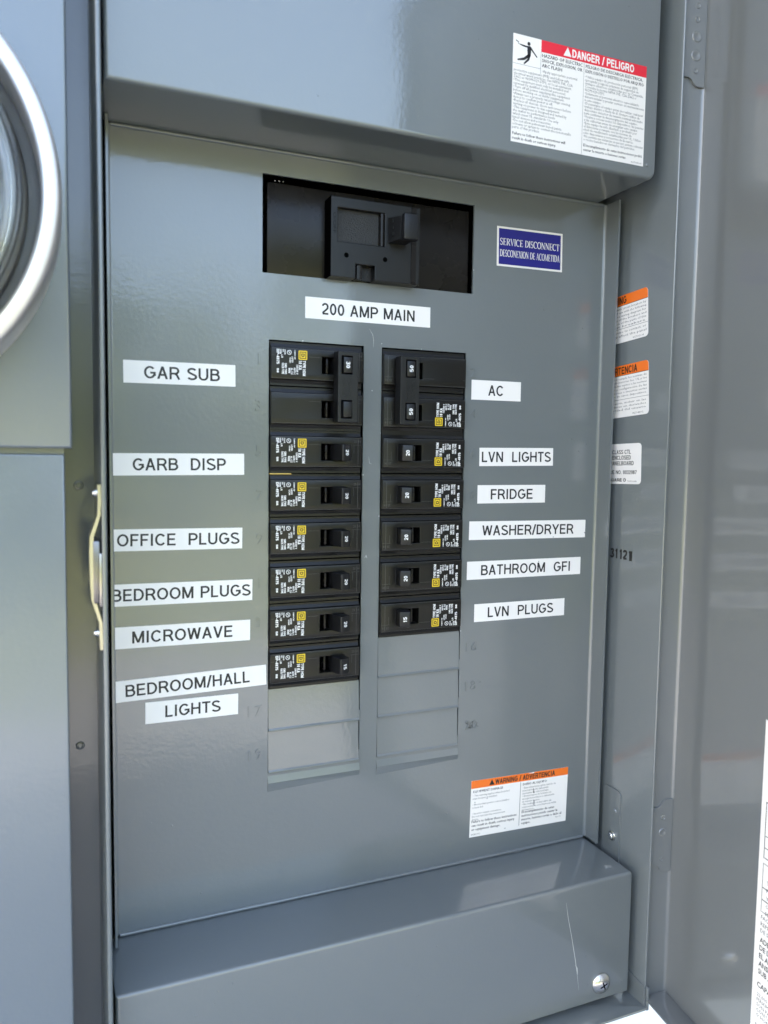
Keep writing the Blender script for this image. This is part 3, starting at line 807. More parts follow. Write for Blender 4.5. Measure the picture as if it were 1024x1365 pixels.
def breaker_print(bd, z_off=0.0):
    """white printing, read with the breaker turned a quarter: lines run downwards"""
    m = MB()
    u, v = -Z, X
    def ln(s_, x, z, cap, w=None, bold=.01): sans(m, s_.upper(), (x, -3.56, z_off+z), u, v, -Y, cap, width=w, pen=.2+bold*2)
    ln('TYPE HOM', 18.9, -10.7, 1.8, 8.6, .012)
    ln('10 kA', 16.5, -10.6, 1.9, 5.4, .02)
    ln('120/240 V', 15.1, -13.0, 1.1, 5.6)
    ln('COMMON TRIP', 13.9, -5.0, .7, 5.2)
    ln('60/75 C', 13.5, -15.0, 1.15, 3.9)
    ln('LISTED', 12.2, -8.7, 1.05, 3.4)
    ln('CIR BKR', 11.0, -9.2, .8, 3.2)
    ln('AL CU', 11.9, -15.2, 1.2, 3.6)
    ln('WIRE', 10.4, -15.2, 1.2, 3.0)
    ln('SWD TYPE', 8.15, -12.6, 1.3, 6.2, .02)
    ln('HACR TYPE', 6.5, -12.6, 1.3, 6.2, .02)
    ln('ISSUE', 8.0, -4.9, .75, 2.9)
    ln('No.', 6.9, -4.9, .75, 1.6)
    ln('LR', 6.1, -8.0, 1.1, 1.7)
    ln('DP-4075', 3.4, -4.9, 1.7, 8.4, .025)
    ln('HOM', 5.4, -4.9, .95, 2.6)
    ln('B8', 3.6, -15.8, 1.2, 2.3, .02)
    # round listing mark
    cx_, cz_ = 10.9, z_off-6.4
    n = 20
    vs = []
    for k in range(n):
        t = 2*math.pi*k/n
        vs += [(cx_+1.35*math.cos(t), -3.56, cz_+1.35*math.sin(t)), (cx_+1.02*math.cos(t), -3.56, cz_+1.02*math.sin(t))]
    m.add(vs, [(2*k, 2*k+1, (2*k+3) % (2*n), (2*k+2) % (2*n)) for k in range(n)])
    m.strip([(cx_-.5, cz_+.6), (cx_, cz_+.1), (cx_+.1, cz_-.1), (cx_+.5, cz_-.6)], [.3, .4, .4, .3], -3.56)
    m.build('printing', PRINTW, bd)
    m = MB()
    cx_, cz_ = 18.95, z_off-7.6
    a, b_ = 2.6, 1.95
    fr = Frame((cx_, -3.5, cz_), (0, 0, -1), (1, 0, 0), (0, -1, 0))
    fr.plate(m, -a, a, -a, a, .02, .07, r=.45)
    lg = m.build('square_logo', YELLOW, bd)
    m = MB()
    def ring(o, i, h):
        for q in ((-o, o, i, o), (-o, o, -o, -i), (-o, -i, -i, i), (i, o, -i, i)): 
            m.add([fr.p(q[0], q[2], h), fr.p(q[1], q[2], h), fr.p(q[1], q[3], h), fr.p(q[0], q[3], h)], [(0, 1, 2, 3)])
    ring(1.95, 1.55, .09)
    # the D inside the square
    pts = [(-.95, -1.0)]
    for k in range(9):
        t = math.radians(-90+22.5*k); pts.append((-.05+1.0*math.cos(t), 1.0*math.sin(t)))
    pts.append((-.95, 1.0))
    fr.poly(m, pts, .09)
    m.build('logo_letter', BLACK, lg)
    m = MB()
    pts2 = [(-.45, -.5), (-.05, -.5), (.35, -.25), (.45, 0), (.35, .25), (-.05, .5), (-.45, .5)]
    fr.poly(m, pts2, .11); m.build('logo_centre', YELLOW, lg)

def handle(parent, rating, z_off=0.0):
    zc = -12.7+z_off
    m = MB()
    # lever leaning to the middle of the panel; profile in (x, y)
    w = 4.75
    pr = [(37.2, 4.5), (38.0, -4.5), (40.3, -12.2), (41.0, -12.9), (46.4, -10.9), (47.0, -10.1), (46.1, -4.0), (45.4, 4.5)]
    b = bmesh.new()
    top = [b.verts.new((x, y, zc+w)) for x, y in pr]; bot = [b.verts.new((x, y, zc-w)) for x, y in pr]
    b.faces.new(top); b.faces.new(bot[::-1])
    for i in range(len(pr)):
        b.faces.new((top[i], bot[i], bot[(i+1) % len(pr)], top[(i+1) % len(pr)]))
    bmesh.ops.bevel(b, geom=b.edges[:], offset=.3, segments=2, profile=.5, affect='EDGES')
    m.bm(b)
    hd = m.build('handle', BLACK2, parent, smooth=True)
    if rating: rating_text(hd, rating, zc)
    return hd
def rating_text(hd, rating, zc):
    m = MB()
    d = Vector((5.4, 2.0, 0)).normalized(); n = Vector((2.0, -5.4, 0)).normalized()
    O = Vector((42.7, -12.31, zc))+n*.06
    vs, fs = glyphs(rating, .02, 3)
    sans(m, rating, O+Z*1.7, -Z, d, n, 2.3, width=3.4, pen=.19)
    return m.build('rating_number', PRINTW, hd)

def copy_tree(o, parent=None):
    c = o.copy(); COL.objects.link(c)
    if parent: c.parent = parent
    WPOS[c.name] = WPOS.get(o.name, Vector())
    for ch in list(o.children): copy_tree(ch, c)
    return c

proto = thing('circuit_breaker', (0, 0, 0), 'x', 'circuit breaker', 'single-pole circuit breakers in the two columns')
bdp = breaker_body(proto)
breaker_print(bdp)
handle(proto, '20')
h15 = MB()
rt15 = rating_text(None, '15', -12.7) if False else None

left_names = {2: ('black 20 amp breaker beside the GARB DISP label', '20'), 3: ('black 20 amp breaker in the left column, between the GARB DISP and OFFICE PLUGS breakers', '20'),
              4: ('black 20 amp breaker beside the OFFICE PLUGS label', '20'), 5: ('black 20 amp breaker beside the BEDROOM PLUGS label', '20'),
              6: ('black 20 amp breaker beside the MICROWAVE label', '20'), 7: ('black 15 amp breaker at the bottom of the left column beside BEDROOM/HALL', '15')}
right_names = {2: ('black 20 amp breaker beside the LVN LIGHTS label', '20'), 3: ('black 20 amp breaker beside the FRIDGE label', '20'),
               4: ('black 20 amp breaker beside the WASHER/DRYER label', '20'), 5: ('black 20 amp breaker beside the BATHROOM GFI label', '20'),
               6: ('black 15 amp breaker at the bottom of the right column beside LVN PLUGS', '15')}
first = True
def number_child(o):
    for ch in o.children:
        for g_ in ch.children:
            if g_.name.startswith('rating_number'): return g_
mesh15 = None
for side, names in (('l', left_names), ('r', right_names)):
    for k, (lab, amp) in names.items():
        o = proto if first else copy_tree(proto)
        first = False
        jx, jz = random.uniform(-.2, .2), random.uniform(-.12, .12)
        if side == 'l':
            o.location = Vector((L0+.1+jx*.4, 0, -PT*k+jz))*S; o.rotation_euler = (0, 0, 0)
        else:
            o.location = Vector((R1-1.1+jx*.6, 0, -PT*(k+1)+jz))*S; o.rotation_euler = (0, math.pi, 0)
        o['label'] = lab
        if amp == '15':
            nc = number_child(o)
            if mesh15 is None:
                t_ = MB(); d_ = Vector((5.4, 2.0, 0)).normalized(); n_ = Vector((2.0, -5.4, 0)).normalized()
                sans(t_, '15', Vector((42.7, -12.31, -12.7))+n_*.06+Z*1.7, -Z, d_, n_, 2.3, width=3.4, pen=.19)
                tmp = t_.build('rating_number', PRINTW); mesh15 = tmp.data; bpy.data.objects.remove(tmp)
            nc.data = mesh15

def double_breaker(loc, rot, label, ratings, print_pole):
    o = thing('double_breaker', (0, 0, 0), label, 'circuit breaker', 'two-pole circuit breakers with a handle tie')
    b = None
    for p in (0, 1):
        bd = breaker_body(o, z_off=-PT*p)
        if p == print_pole: breaker_print(bd, -PT*p)
        handle(o, None, z_off=-PT*p)
    m = MB()
    x0, x1, z0, z1 = 37.2, 49.6, -45.6, -4.9
    wx = (39.4, 46.0)
    zs = [(-12.7-5.2, -12.7+5.2), (-38.1-5.2, -38.1+5.2)]
    m.bm(sheet(x0, x1, z0, z1, -13.0, 8.2, [(wx[0], wx[1], a, b_) for a, b_ in zs]))
    tie = m.build('handle_tie', BLACK2, o, smooth=False)
    bv = tie.modifiers.new('soft_edges', 'BEVEL'); bv.width = .35*S; bv.segments = 2; bv.limit_method = 'ANGLE'
    for p, (a, b_) in enumerate(zs):
        m = MB(); m.box(wx[0]+.9, wx[1]-.3, -13.9, -6, a+.7, b_-.7, bev=.5); hd = m.build('handle_cap', BLACK2, o, smooth=True)
        if ratings[p]:
            m = MB(); sans(m, ratings[p], (wx[0]+2.3, -13.98, (a+b_)/2+1.9), -Z, X, -Y, 2.5, width=3.8, pen=.2)
            m.build('rating_number', PRINTW, hd)
    m = MB()
    for i, s_ in enumerate(('COMMON', 'HOMEPQ')):
        letter(m, s_, (40.0+i*3.6, -13.02, -19.6), -Z, X, -Y, 2.3, width=11.6, depth=.18, bold=-.005)
    m.build('embossed_word', BLACK2, tie)
    o.location = Vector(loc)*S
    o.rotation_euler = rot
    return o
double_breaker((L0+.1, 0, -.6), (0, 0, 0), 'black two-pole 30 amp breaker with a handle tie beside the GAR SUB label', ('30', None), 0)
double_breaker((R1-1.2, 0, -PT*2-.6), (0, math.pi, 0), 'black two-pole 50 amp breaker with a handle tie marked 50 twice beside the AC label', ('50', '50'), 0)
bt = MB(); bt.box(.2, 13.4, -.9, .6, -PT*3-.55, -PT*3+.15, bev=.2)
tag(bt.build('brass_strip', BRASS), 'thin brass strip showing between two black breakers below GARB DISP breaker', 'metal strip')

# ------------------------------------------------------------------ main breaker
mn = thing('main_breaker', (63, 10, MZB), 'wide black main breaker with a thick handle in the top cut-out above 200 AMP MAIN', 'main breaker')
m = MB(); m.box(-.5, 129.3, 3, 20, 36.0, 88.2, bev=.8); bd = m.build('body', CASE, mn, smooth=True)
m = MB()
b = sheet(34, 90, 37.2, 82.2, -8, 10.8, [(38, 67.3, 57.2, 76.2), (49.2, 61.2, 37.2, 45.4)])
m.bm(b)
mod = m.build('handle_housing', BLACK, mn, smooth=False)
bv = mod.modifiers.new('soft_edges', 'BEVEL'); bv.width = .4*S; bv.segments = 2; bv.limit_method = 'ANGLE'
m = MB(); m.box(33.75, 34.05, -7.6, 3, 37.4, 82.0); m.build('housing_side_shade', DARK, mod)  # thin near-black strip painting shade over the housing's left side
m = MB(); m.prism([(84.2, -8.02), (84.4, -8.5), (90.2, -7.6), (90.4, -6.8)], 37.0, 81.9, 'z'); m.build('housing_edge', CASE, mod)
m = MB(); m.box(38.1, 64.5, -4.6, -3.4, 57.3, 76.1); m.build('textured_slide', TEXT_G, mod)
m = MB(); m.prism([(64.4, -3.0), (65.0, -7.2), (66.0, -7.6), (67.1, -7.2), (67.2, -3.0)], 57.4, 76.0, 'z'); m.build('slide_rib', CASE, mod, smooth=True)
m = MB(); m.box(49.3, 61.1, -3.0, -2.0, 37.3, 45.3)
m.build('notch_floor', CASE, mod)
m = MB(); m.prism([(50.0, -3), (50.6, -6.4), (52.2, -6.8), (53.8, -6.4), (54.4, -3)], 37.4, 45.2, 'z'); m.build('notch_rib', CASE, mod, smooth=True)
for cx_ in (43.4, 67.6):
    m = MB(); m.lathe([(1.45, -8.06), (0.01, -8.06)], (cx_, 49.8), 18); m.build('screw_hole_shade', DARK, mod)  # flat near-black disc painting the shade inside a hole
m = MB(); letter(m, 'O/OFF', (35.2, -8.04, 73.0), -Z, X, -Y, 1.8, width=11.5, bold=-.01); m.build('moulded_word', DARK, mod)
m = MB()
vs = [(69.0, -8.1, 59.4), (80.5, -8.1, 59.4), (80.5, -8.1, 73.8), (69.0, -8.1, 73.8), (73.6, -16.4, 60.6), (82.0, -16.4, 60.6), (82.0, -16.4, 73.4), (73.6, -16.4, 73.4)]
m.add(vs, [(0, 1, 2, 3), (4, 7, 6, 5), (0, 4, 5, 1), (1, 5, 6, 2), (2, 6, 7, 3), (3, 7, 4, 0)])
hs = m.build('main_handle', BLACK2, mn)
m = MB(); m.box(74.0, 83.4, -20.8, -16.0, 59.6, 74.6, bev=.9, seg=3); m.build('handle_cap', BLACK2, hs, smooth=True)
m = MB(); letter(m, 'ON', (77.2, -20.84, 69.6), -Z, X, -Y, 2.6, width=5.4, depth=.12); m.build('moulded_word', BLACK2, hs)
for i in range(3):
    m = MB(); z = 63.0+i*3.7
    m.box(70.2, 71.0, -12.4, -11.4, z, z+1.6); m.build('grip_rib', CASE, hs)
m = MB(); m.box(96, 109, 9.0, 10.4, 88.7, 89.9, bev=.2); m.build('brass_terminal_edge', BRASS, mn)
m = MB(); 
for a in (3.8, 6.4, 8.6): m.lathe([(.5, 2.6), (.3, 2.2), (.01, 2.1)], (a, 89.0), 8)
m.build('small_screws', STEEL, mn)

# ================================================================== LABELS
def tape(name, text, cx_, cz_, w, h, ang, t0, t1, label, group, warp=.0):
    o = thing(name, (cx_, 0, cz_), label, 'label', group)
    a = math.radians(ang)
    fr = Frame((cx_, 0, cz_), (math.cos(a), 0, math.sin(a)), (-math.sin(a), 0, math.cos(a)), (0, -1, 0))
    m = MB(); fr.plate(m, -w/2, w/2, -h/2, h/2, .02, .16, r=.15); m.build('tape', WHITE, o)
    cap = 6.7
    m = MB(); fr.sans(m, text, t0-cx_, -cap/2, cap, .2, width=t1-t0, pen=.152); m.build('lettering', INK, o)
GRP = 'white tape labels naming the circuits'
for r_ in (
    ('GAR SUB', -49.2, -21.8, 60.0, 12.0, 0.38, -68.6, -28.0, 'white label reading GAR SUB, topmost on the left'),
    ('GARB  DISP', -49.9, -71.3, 71.3, 12.0, 0.40, -74.9, -24.7, 'white label reading GARB DISP, second from top on the left'),
    ('OFFICE  PLUGS', -50.2, -112.8, 69.8, 11.9, -0.57, -83.4, -17.0, 'white label reading OFFICE PLUGS'),
    ('BEDROOM PLUGS', -48.3, -142.9, 77.8, 12.1, -0.63, -86.6, -10.5, 'white label reading BEDROOM PLUGS'),
    ('MICROWAVE', -48.4, -166.4, 75.4, 12.0, -0.61, -76.2, -20.9, 'white label reading MICROWAVE'),
    ('BEDROOM/HALL', -44.0, -195.0, 85.8, 11.9, 1.14, -80.0, -10.9, 'long white label reading BEDROOM/HALL'),
    ('LIGHTS', -43.6, -209.6, 51.8, 12.2, -0.39, -58.9, -27.9, 'short white label reading LIGHTS under the BEDROOM/HALL label'),
    ('200 AMP MAIN', 61.5, 19.9, 80.3, 12.3, 0.21, 31.4, 91.1, 'white label reading 200 AMP MAIN under the main breaker'),
    ('AC', 150.1, -22.6, 36.7, 12.5, 0.16, 144.1, 155.3, 'small white label reading AC'),
    ('LVN  LIGHTS', 166.9, -65.0, 56.5, 11.8, 0.61, 140.3, 193.3, 'white label reading LVN LIGHTS'),
    ('FRIDGE', 163.8, -89.4, 51.8, 11.9, 0.06, 147.6, 179.9, 'white label reading FRIDGE'),
    ('WASHER/DRYER', 177.9, -113.3, 91.1, 12.1, -0.50, 142.1, 213.5, 'long white label reading WASHER/DRYER'),
    ('BATHROOM  GFI', 175.9, -139.1, 89.0, 11.9, -0.16, 141.7, 212.0, 'long white label reading BATHROOM GFI'),
    ('LVN  PLUGS', 172.8, -167.2, 70.6, 11.8, -0.08, 147.5, 198.9, 'white label reading LVN PLUGS, lowest on the right')):
    tape('tape_label', r_[0], *r_[1:8], r_[8], GRP)

# blue service disconnect sticker
o = thing('blue_sticker', (172.7, 0, 69), 'dark blue sticker with white border reading SERVICE DISCONNECT', 'sticker')
a = math.radians(.81)
fr = Frame((172.7, 0, 69.0), (math.cos(a), 0, math.sin(a)), (-math.sin(a), 0, math.cos(a)), (0, -1, 0))
m = MB(); fr.plate(m, -24.9, 24.9, -12.35, 12.35, .02, .14); m.build('border', WHITE, o)
m = MB(); fr.plate(m, -23.5, 23.5, -11.1, 11.1, .14, .18); m.build('blue_field', BLUE, o)
m = MB()
serif_word(m, fr, 'SERVICE DISCONNECT', -22.7, .9, 4.3, 45.2, .21)
serif_word(m, fr, 'DESCONEXION DE ACOMETIDA', -22.8, -6.2, 4.3, 45.6, .21)
m.build('lettering', WHITE, o)

def lines(m, fr, rows, a, b, cap, pitch, h, width=None, bold=0.0, squeeze=1.0):
    for i, t in enumerate(rows):
        if t: fr.text(m, t, a, b-i*pitch, cap, h, bold=bold, res=1, squeeze=squeeze if not width else 1, width=None)

def warn_triangle(m, fr, a, b, s_, h):
    fr.poly(m, [(a, b), (a+s_*1.1, b), (a+s_*.55, b+s_)], h)

def fit(fr, m, t, a, b, cap, h, maxw, bold=0.0):
    strong = bold > 0; bold = 0.0
    vs, fs = glyphs(t, bold, 1)
    if not vs: return
    k = cap/CAPH; w = (max(p[0] for p in vs)-min(p[0] for p in vs))*k
    fr.text(m, t, a, b, cap, h, res=1, width=min(w, maxw))
    if strong: fr.text(m, t, a+.1*cap/1.5, b, cap, h+.004, res=1, width=min(w, maxw))

# danger sticker on the upper cover
o = thing('danger_sticker', (172.2, -50, 141.3), 'white danger sticker with red DANGER / PELIGRO band and falling figure pictogram', 'sticker')
fr = Frame((172.2, -50, 141.3), X, Z, -Y)
m = MB(); fr.plate(m, -46.8, 46.8, -29.1, 29.1, .02, .15); m.build('paper', WHITE, o)
m = MB(); fr.plate(m, -28.3, 46.8, 22.6, 29.1, .15, .18); m.build('red_band', RED, o)
m = MB(); fr.sans(m, 'DANGER / PELIGRO', -7.2, 23.7, 4.5, .21, width=44.5, pen=.2); warn_triangle(m, fr, -13.2, 23.7, 5.0, .21); m.build('band_lettering', WHITE, o)
m = MB()
fr.plate(m, -46.8, -28.3, 13.2, 13.35, .15, .17); fr.plate(m, -28.45, -28.3, 10.5, 22.6, .15, .17); fr.plate(m, 1.2, 1.35, -29.0, 22.5, .15, .17)
bolds = [('HAZARD OF ELECTRIC', -27.6, 19.9), ('SHOCK, EXPLOSION, OR', -27.6, 17.2), ('ARC FLASH', -27.6, 14.5)]
for t, a_, b_ in bolds: fit(fr, m, t, a_, b_, 1.85, .19, 27.6, 1)
for i, t in enumerate(('PELIGRO DE DESCARGA ELÉCTRICA,', 'EXPLOSIÓN O DESTELLO POR ARQUEO')): fit(fr, m, t, 2.4, 19.9-i*2.7, 1.75, .19, 42.5, .012)
for i, t in enumerate(('Failure to follow these instructions will', 'result in death or serious injury.')): fit(fr, m, t, -46, -25.2-i*2.5, 1.55, .19, 45, .01)
for i, t in enumerate(('El incumplimiento de estas instrucciones podrá', 'causar la muerte o lesiones serias.')): fit(fr, m, t, 2.4, -24.2-i*2.5, 1.55, .19, 43, .01)
m.build('bold_print', INK, o)
m = MB()
fit(fr, m, '•Apply appropriate personal', -27.4, 11.6, 1.45, .19, 27.8)
L_ = ['protective equipment (PPE) and follow safe', 'electrical work practices. See NFPA 70E, CSA', 'Z462 or NOM-029-STPS, or local equivalent.', '•This equipment must only be installed and', 'serviced by qualified electrical personnel.',
      '•Turn off all power supplying this equipment', 'before working on or inside equipment.', '•Always use a properly rated voltage sensing', 'device to confirm power is off.', '•Replace all devices, doors and covers before', 'turning on power to this equipment.',
      '•This equipment is designed and tested by', 'the maker to performance levels', 'which meet UL standards. Use only', 'listed devices and accessories.', '•Do not allow petroleum based paints,', 'solvents or sprays to contact the non-metallic', 'parts of this product.']
for i, t in enumerate(L_): fit(fr, m, t, -46, 9.2-i*1.82, 1.45, .19, 46.4)
R_ = ['•Utilice equipo de protección personal (EPP)', 'apropiado y siga las prácticas de seguridad en', 'trabajos eléctricos establecidas por su Compañía,', 'Consulte la norma NFPA 70E, CSA Z462 o', 'NOM-029-STPS.', '•Solamente el personal eléctrico especializado', 'deberá instalar y prestar servicio de mantenimiento', 'a este equipo.',
      '•Desenergice el equipo antes de realizar cualquier', 'trabajo dentro o fuera de él. Siempre utilice un', 'dispositivo detector de tensión nominal adecuado', 'para confirmar la desenergización del equipo.', '•Vuelva a colocar todos los dispositivos, las puertas', 'y las cubiertas antes de energizar este equipo.', '•Este equipo ha sido diseñado y probado por', 'el fabricante y cumple con las normas de',
      'nivel de rendimiento establecidas por UL. Utilice', 'sólo dispositivos y accesorios de la marca.', '•No permita que sustancias en aerosol, pintura, solventes', 'o rocíos basados en derivados del petróleo.']
for i, t in enumerate(R_): fit(fr, m, t, 2.4, 14.3-i*1.85, 1.45, .19, 43.6)
fit(fr, m, '40273-556-05', 37.5, -28.2, 1.0, .19, 8)
m.build('small_print', INKG, o)
m = MB()                                        # struck figure and bolt
def limb(pts, w): 
    vs = []; n = len(pts)
    for i, p in enumerate(pts):
        a_ = Vector(pts[max(0, i-1)]); b_ = Vector(pts[min(n-1, i+1)]); t = (b_-a_).normalized(); nn = Vector((-t.y, t.x))*(w[i] if isinstance(w, tuple) else w)/2
        vs += [fr.p(p[0]+nn.x, p[1]+nn.y, .2), fr.p(p[0]-nn.x, p[1]-nn.y, .2)]
    m.add(vs, [(2*i, 2*i+1, 2*i+3, 2*i+2) for i in range(n-1)])
c0 = (-36.6, 25.2)
fr.poly(m, [(c0[0]+1.05*math.cos(math.radians(k*30)), c0[1]+1.05*math.sin(math.radians(k*30))) for k in range(12)], .2)
limb([(-36.6, 24.0), (-36.3, 21.5), (-36.2, 18.8)], (2.0, 2.6, 2.0))
limb([(-37.2, 23.4), (-40.0, 23.5), (-42.4, 23.9)], (.9, .9, .6))
limb([(-35.8, 23.6), (-33.6, 21.4), (-31.0, 18.9)], (1.1, .9, .7))
limb([(-36.2, 19.2), (-39.4, 16.6), (-43.8, 15.4)], (1.6, 1.5, .8))
limb([(-36.0, 19.4), (-36.8, 16.6), (-39.6, 13.9)], (1.7, 1.3, .8))
limb([(-45.2, 25.6), (-43.3, 24.9), (-43.6, 24.2), (-41.8, 23.6)], (.5, .5, .4, .1))
m.build('pictogram', INK, o)

# warning sticker at the panel's foot
o = thing('warning_sticker', (176.7, 0, -300.4), 'white sticker with orange WARNING / ADVERTENCIA band near the panel foot', 'sticker')
a = math.radians(-1.2)
fr = Frame((176.7, 0, -300.4), (math.cos(a), 0, math.sin(a)), (-math.sin(a), 0, math.cos(a)), (0, -1, 0))
m = MB(); fr.plate(m, -38.7, 38.7, -19.4, 19.4, .02, .15); m.build('paper', WHITE, o)
m = MB(); fr.plate(m, -38.7, 38.7, 14.0, 19.4, .15, .18); m.build('orange_band', ORANGE, o)
m = MB(); fr.sans(m, 'WARNING / ADVERTENCIA', -20.2, 14.9, 3.5, .21, width=47.8, pen=.19); warn_triangle(m, fr, -25.0, 14.9, 3.7, .21)
fit(fr, m, 'EQUIPMENT DAMAGE', -37, 11.0, 1.6, .19, 30, .005); fit(fr, m, 'DAÑO AL EQUIPO', 1.8, 11.0, 1.6, .19, 30, .005)
fr.plate(m, -.2, .1, -17, 13.6, .15, .17)
for i, t in enumerate(('Failure to follow these instructions', 'can result in death, serious injury', 'or equipment damage.')): fit(fr, m, t, -37.4, -9.6-i*2.7, 1.7, .19, 36, .008)
for i, t in enumerate(('El incumplimiento de estas', 'instrucciones puede causar la', 'muerte, lesiones serias o daño al', 'equipo.')): fit(fr, m, t, 1.8, -8.6-i*2.6, 1.7, .19, 35, .008)
m.strip([(fr.p(10.4, 8)[0], fr.p(10.4, 8)[2]), (fr.p(11.0, 4.5)[0], fr.p(11, 4.5)[2])], [.3, .9], -.22)
m.strip([(fr.p(11.4, -.6)[0], fr.p(11.4, -.6)[2]), (fr.p(11.6, -4.5)[0], fr.p(11.6, -4.5)[2])], [.7, .4], -.22)
m.build('bold_print', INK, o)
m = MB()
for i, t in enumerate(('• This warning applies when back fed', '  main breaker is installed.', '', '• Photovoltaic power source breaker', '  is back fed.', '', '• Inverter output connection:', '  Do not relocate this overcurrent', '  device.')): fit(fr, m, t, -37.2, 8.4-i*2.05, 1.3, .19, 36)
for i, t in enumerate(('• Esta advertencia aplica cuando un', '  interruptor está alimentado', '  inversamente está instalado.', '• El interruptor de la fuente de', '  energía fotovoltaica es alimentado', '  de manera inversa.', '• No reubique el dispositivo de', '  sobrecorriente conectado a la salida', '  del inversor.')): fit(fr, m, t, 1.8, 8.6-i*1.95, 1.3, .19, 35.5)
fit(fr, m, '80283-092', -37.4, -18.2, 1.1, .19, 9); fit(fr, m, 'Rev. 01', 30, -15.8, 1.0, .19, 6)
m.build('small_print', INKG, o)
m = MB(); m.strip([(fr.p(6, 19.0)[0], fr.p(6, 19.0)[2]), (fr.p(10.5, 19.1)[0], fr.p(10.5, 19.1)[2])], [.1, .9], -.24); m.build('torn_nick', WHITE, o)

# stickers on the inner face of the right side wall; u runs towards the viewer (-Y)
def wall_sticker(label, y_right, zt, zb, wid, tilt, head, rows, rows2, code, fold):
    cy_ = y_right+wid/2
    o = thing('side_sticker', (WR, cy_, (zt+zb)/2), label, 'sticker', 'stickers on the inner side wall')
    a = math.radians(tilt)
    fr = Frame((WR-.05, cy_, (zt+zb)/2), (0, -math.cos(a), math.sin(a)), (0, math.sin(a), math.cos(a)), (-1, 0, 0))
    h = zt-zb; w = wid
    m = MB(); fr.plate(m, -w/2, w/2, -h/2, h/2, .0, .15, r=2.6); m.build('paper', WHITE, o)
    if head:
        m = MB()
        r_ = 2.6; pts = [(-w/2, h/2-6.6), (w/2, h/2-6.6)]
        for k in range(5):
            t = math.radians(k*22.5); pts.append((w/2-r_+r_*math.cos(t), h/2-r_+r_*math.sin(t)))
        for k in range(5):
            t = math.radians(90+k*22.5); pts.append((-w/2+r_+r_*math.cos(t), h/2-r_+r_*math.sin(t)))
        fr.poly(m, pts, .18); m.build('orange_band', ORANGE, o)
    return o, fr, w, h
o, fr, w, h = wall_sticker('orange-topped sticker ending in NG, upper of two on the side wall', -36.9, 42.9, 11.6, 72, 3.6, True, 0, 0, 0, 0)
m = MB(); fr.sans(m, 'WARNING', w/2-20.5-22.5, h/2-5.7, 4.9, .21, width=22.5, pen=.19); fr.plate(m, -w/2, w/2, h/2-6.9, h/2-6.6, .15, .2); fr.plate(m, -w/2, w/2, -h/2+9.1, -h/2+9.3, .15, .2); m.build('bold_print', INK, o)
m = MB()
for i, t in enumerate(('This panelboard is listed for use with circuit breakers by', 'Underwriters Laboratories Inc. for use with the following', 'branch circuit breakers only, see wiring diagram for', 'ratings. Assured ten reliability of the breakers and', 'protection, or non performance of the parts of this', 'section of circuit breakers.')): fr.text(m, t, w/2-1.6, h/2-9.4-i*2.35, 1.35, .19, align='r', width=w-4, res=1)
for i, t in enumerate(('Use of other breakers in some to contact, or', 'that but may adversely affect the panel')): fr.text(m, t, w/2-1.6, -h/2+6.4-i*2.6, 1.5, .19, align='r', width=w-4, res=1)
fr.text(m, '40273-021-04', w/2-4, -h/2+1.0, 1.1, .19, align='r', width=10.5, res=1); m.build('small_print', INKG, o)
o, fr, w, h = wall_sticker('orange-topped sticker ending in TENCIA, lower of two on the side wall', -40.2, -3.6, -38.2, 72, 3.6, True, 0, 0, 0, 0)
m = MB(); fr.sans(m, 'ADVERTENCIA', w/2-10.6-36, h/2-5.8, 4.8, .21, width=36, pen=.18); fr.plate(m, -w/2, w/2, h/2-6.9, h/2-6.6, .15, .2); fr.plate(m, -w/2, w/2, -h/2+11.8, -h/2+12.0, .15, .2); m.build('bold_print', INK, o)
m = MB()
for i, t in enumerate(('Este tablero ha sido aprobado y cumple los normas de', 'seguridad de Underwriters Laboratories Inc. UL y los', 'interruptores de la marca D quedan sujetos a las normas', 'y protección. La instalación y configuración de las', 'ramas resulta en daños, lesiones o muertes serias', 'o daño al equipo por el uso de otros dispositivos.')): fr.text(m, t, w/2-1.8, h/2-9.4-i*2.3, 1.35, .19, align='r', width=w-4, res=1)
for i, t in enumerate(('Nota: Una sola conexión, incluir en las', 'normas y los estándares en derivados', 'del equipo y seguridad del usuario')): fr.text(m, t, w/2-2.5, -h/2+9.0-i*2.3, 1.3, .19, align='r', width=w-7, res=1)
fr.text(m, '40271-889-02', w/2-5, -h/2+1.2, 1.2, .19, align='r', width=10.5, res=1); m.build('small_print', INKG, o)
o, fr, w, h = wall_sticker('plain white rounded sticker reading CLASS CTL ENCLOSED PANELBOARD on the side wall', -35.9, -55.6, -82.6, 60, 1.8, False, 0, 0, 0, 0)
m = MB()
e = w/2
for t, a_, b_, c_, w_ in (('CLASS CTL', e-28.6, h/2-6.9, 2.8, 18.6), ('ENCLOSED', e-28.6, h/2-10.7, 2.8, 18.6), ('PANELBOARD', e-31.0, h/2-14.5, 2.8, 24.0), ('ISSUE No. 0032987', e-36.0, h/2-20.4, 2.6, 32.0)): fr.sans(m, t.upper(), a_, b_, c_, .19, width=w_, pen=.17)
fr.sans(m, 'SQUARE D', e-34.4, h/2-25.4, 2.2, .19, width=20, pen=.2); fr.text(m, 'TOP/100A', e-13, h/2-25.6, 1.0, .19, width=9, res=1)
m.build('lettering', INK, o)
m = MB()
fr = Frame((WR-.05, -20, -131.5), (0, -1, 0.06), (0, 0, 1), (-1, 0, 0))
for t, a_, b_, bo in (('3', -11.4, .2, .2), ('1', -7.0, 0, .2), ('1', -2.6, -.2, .2), ('2', 1.6, -.4, .22), ('1', 7.0, -1.0, .42)): fr.sans(m, t, a_, b_-1.2, 6.6, .06, width=3.8, pen=bo)
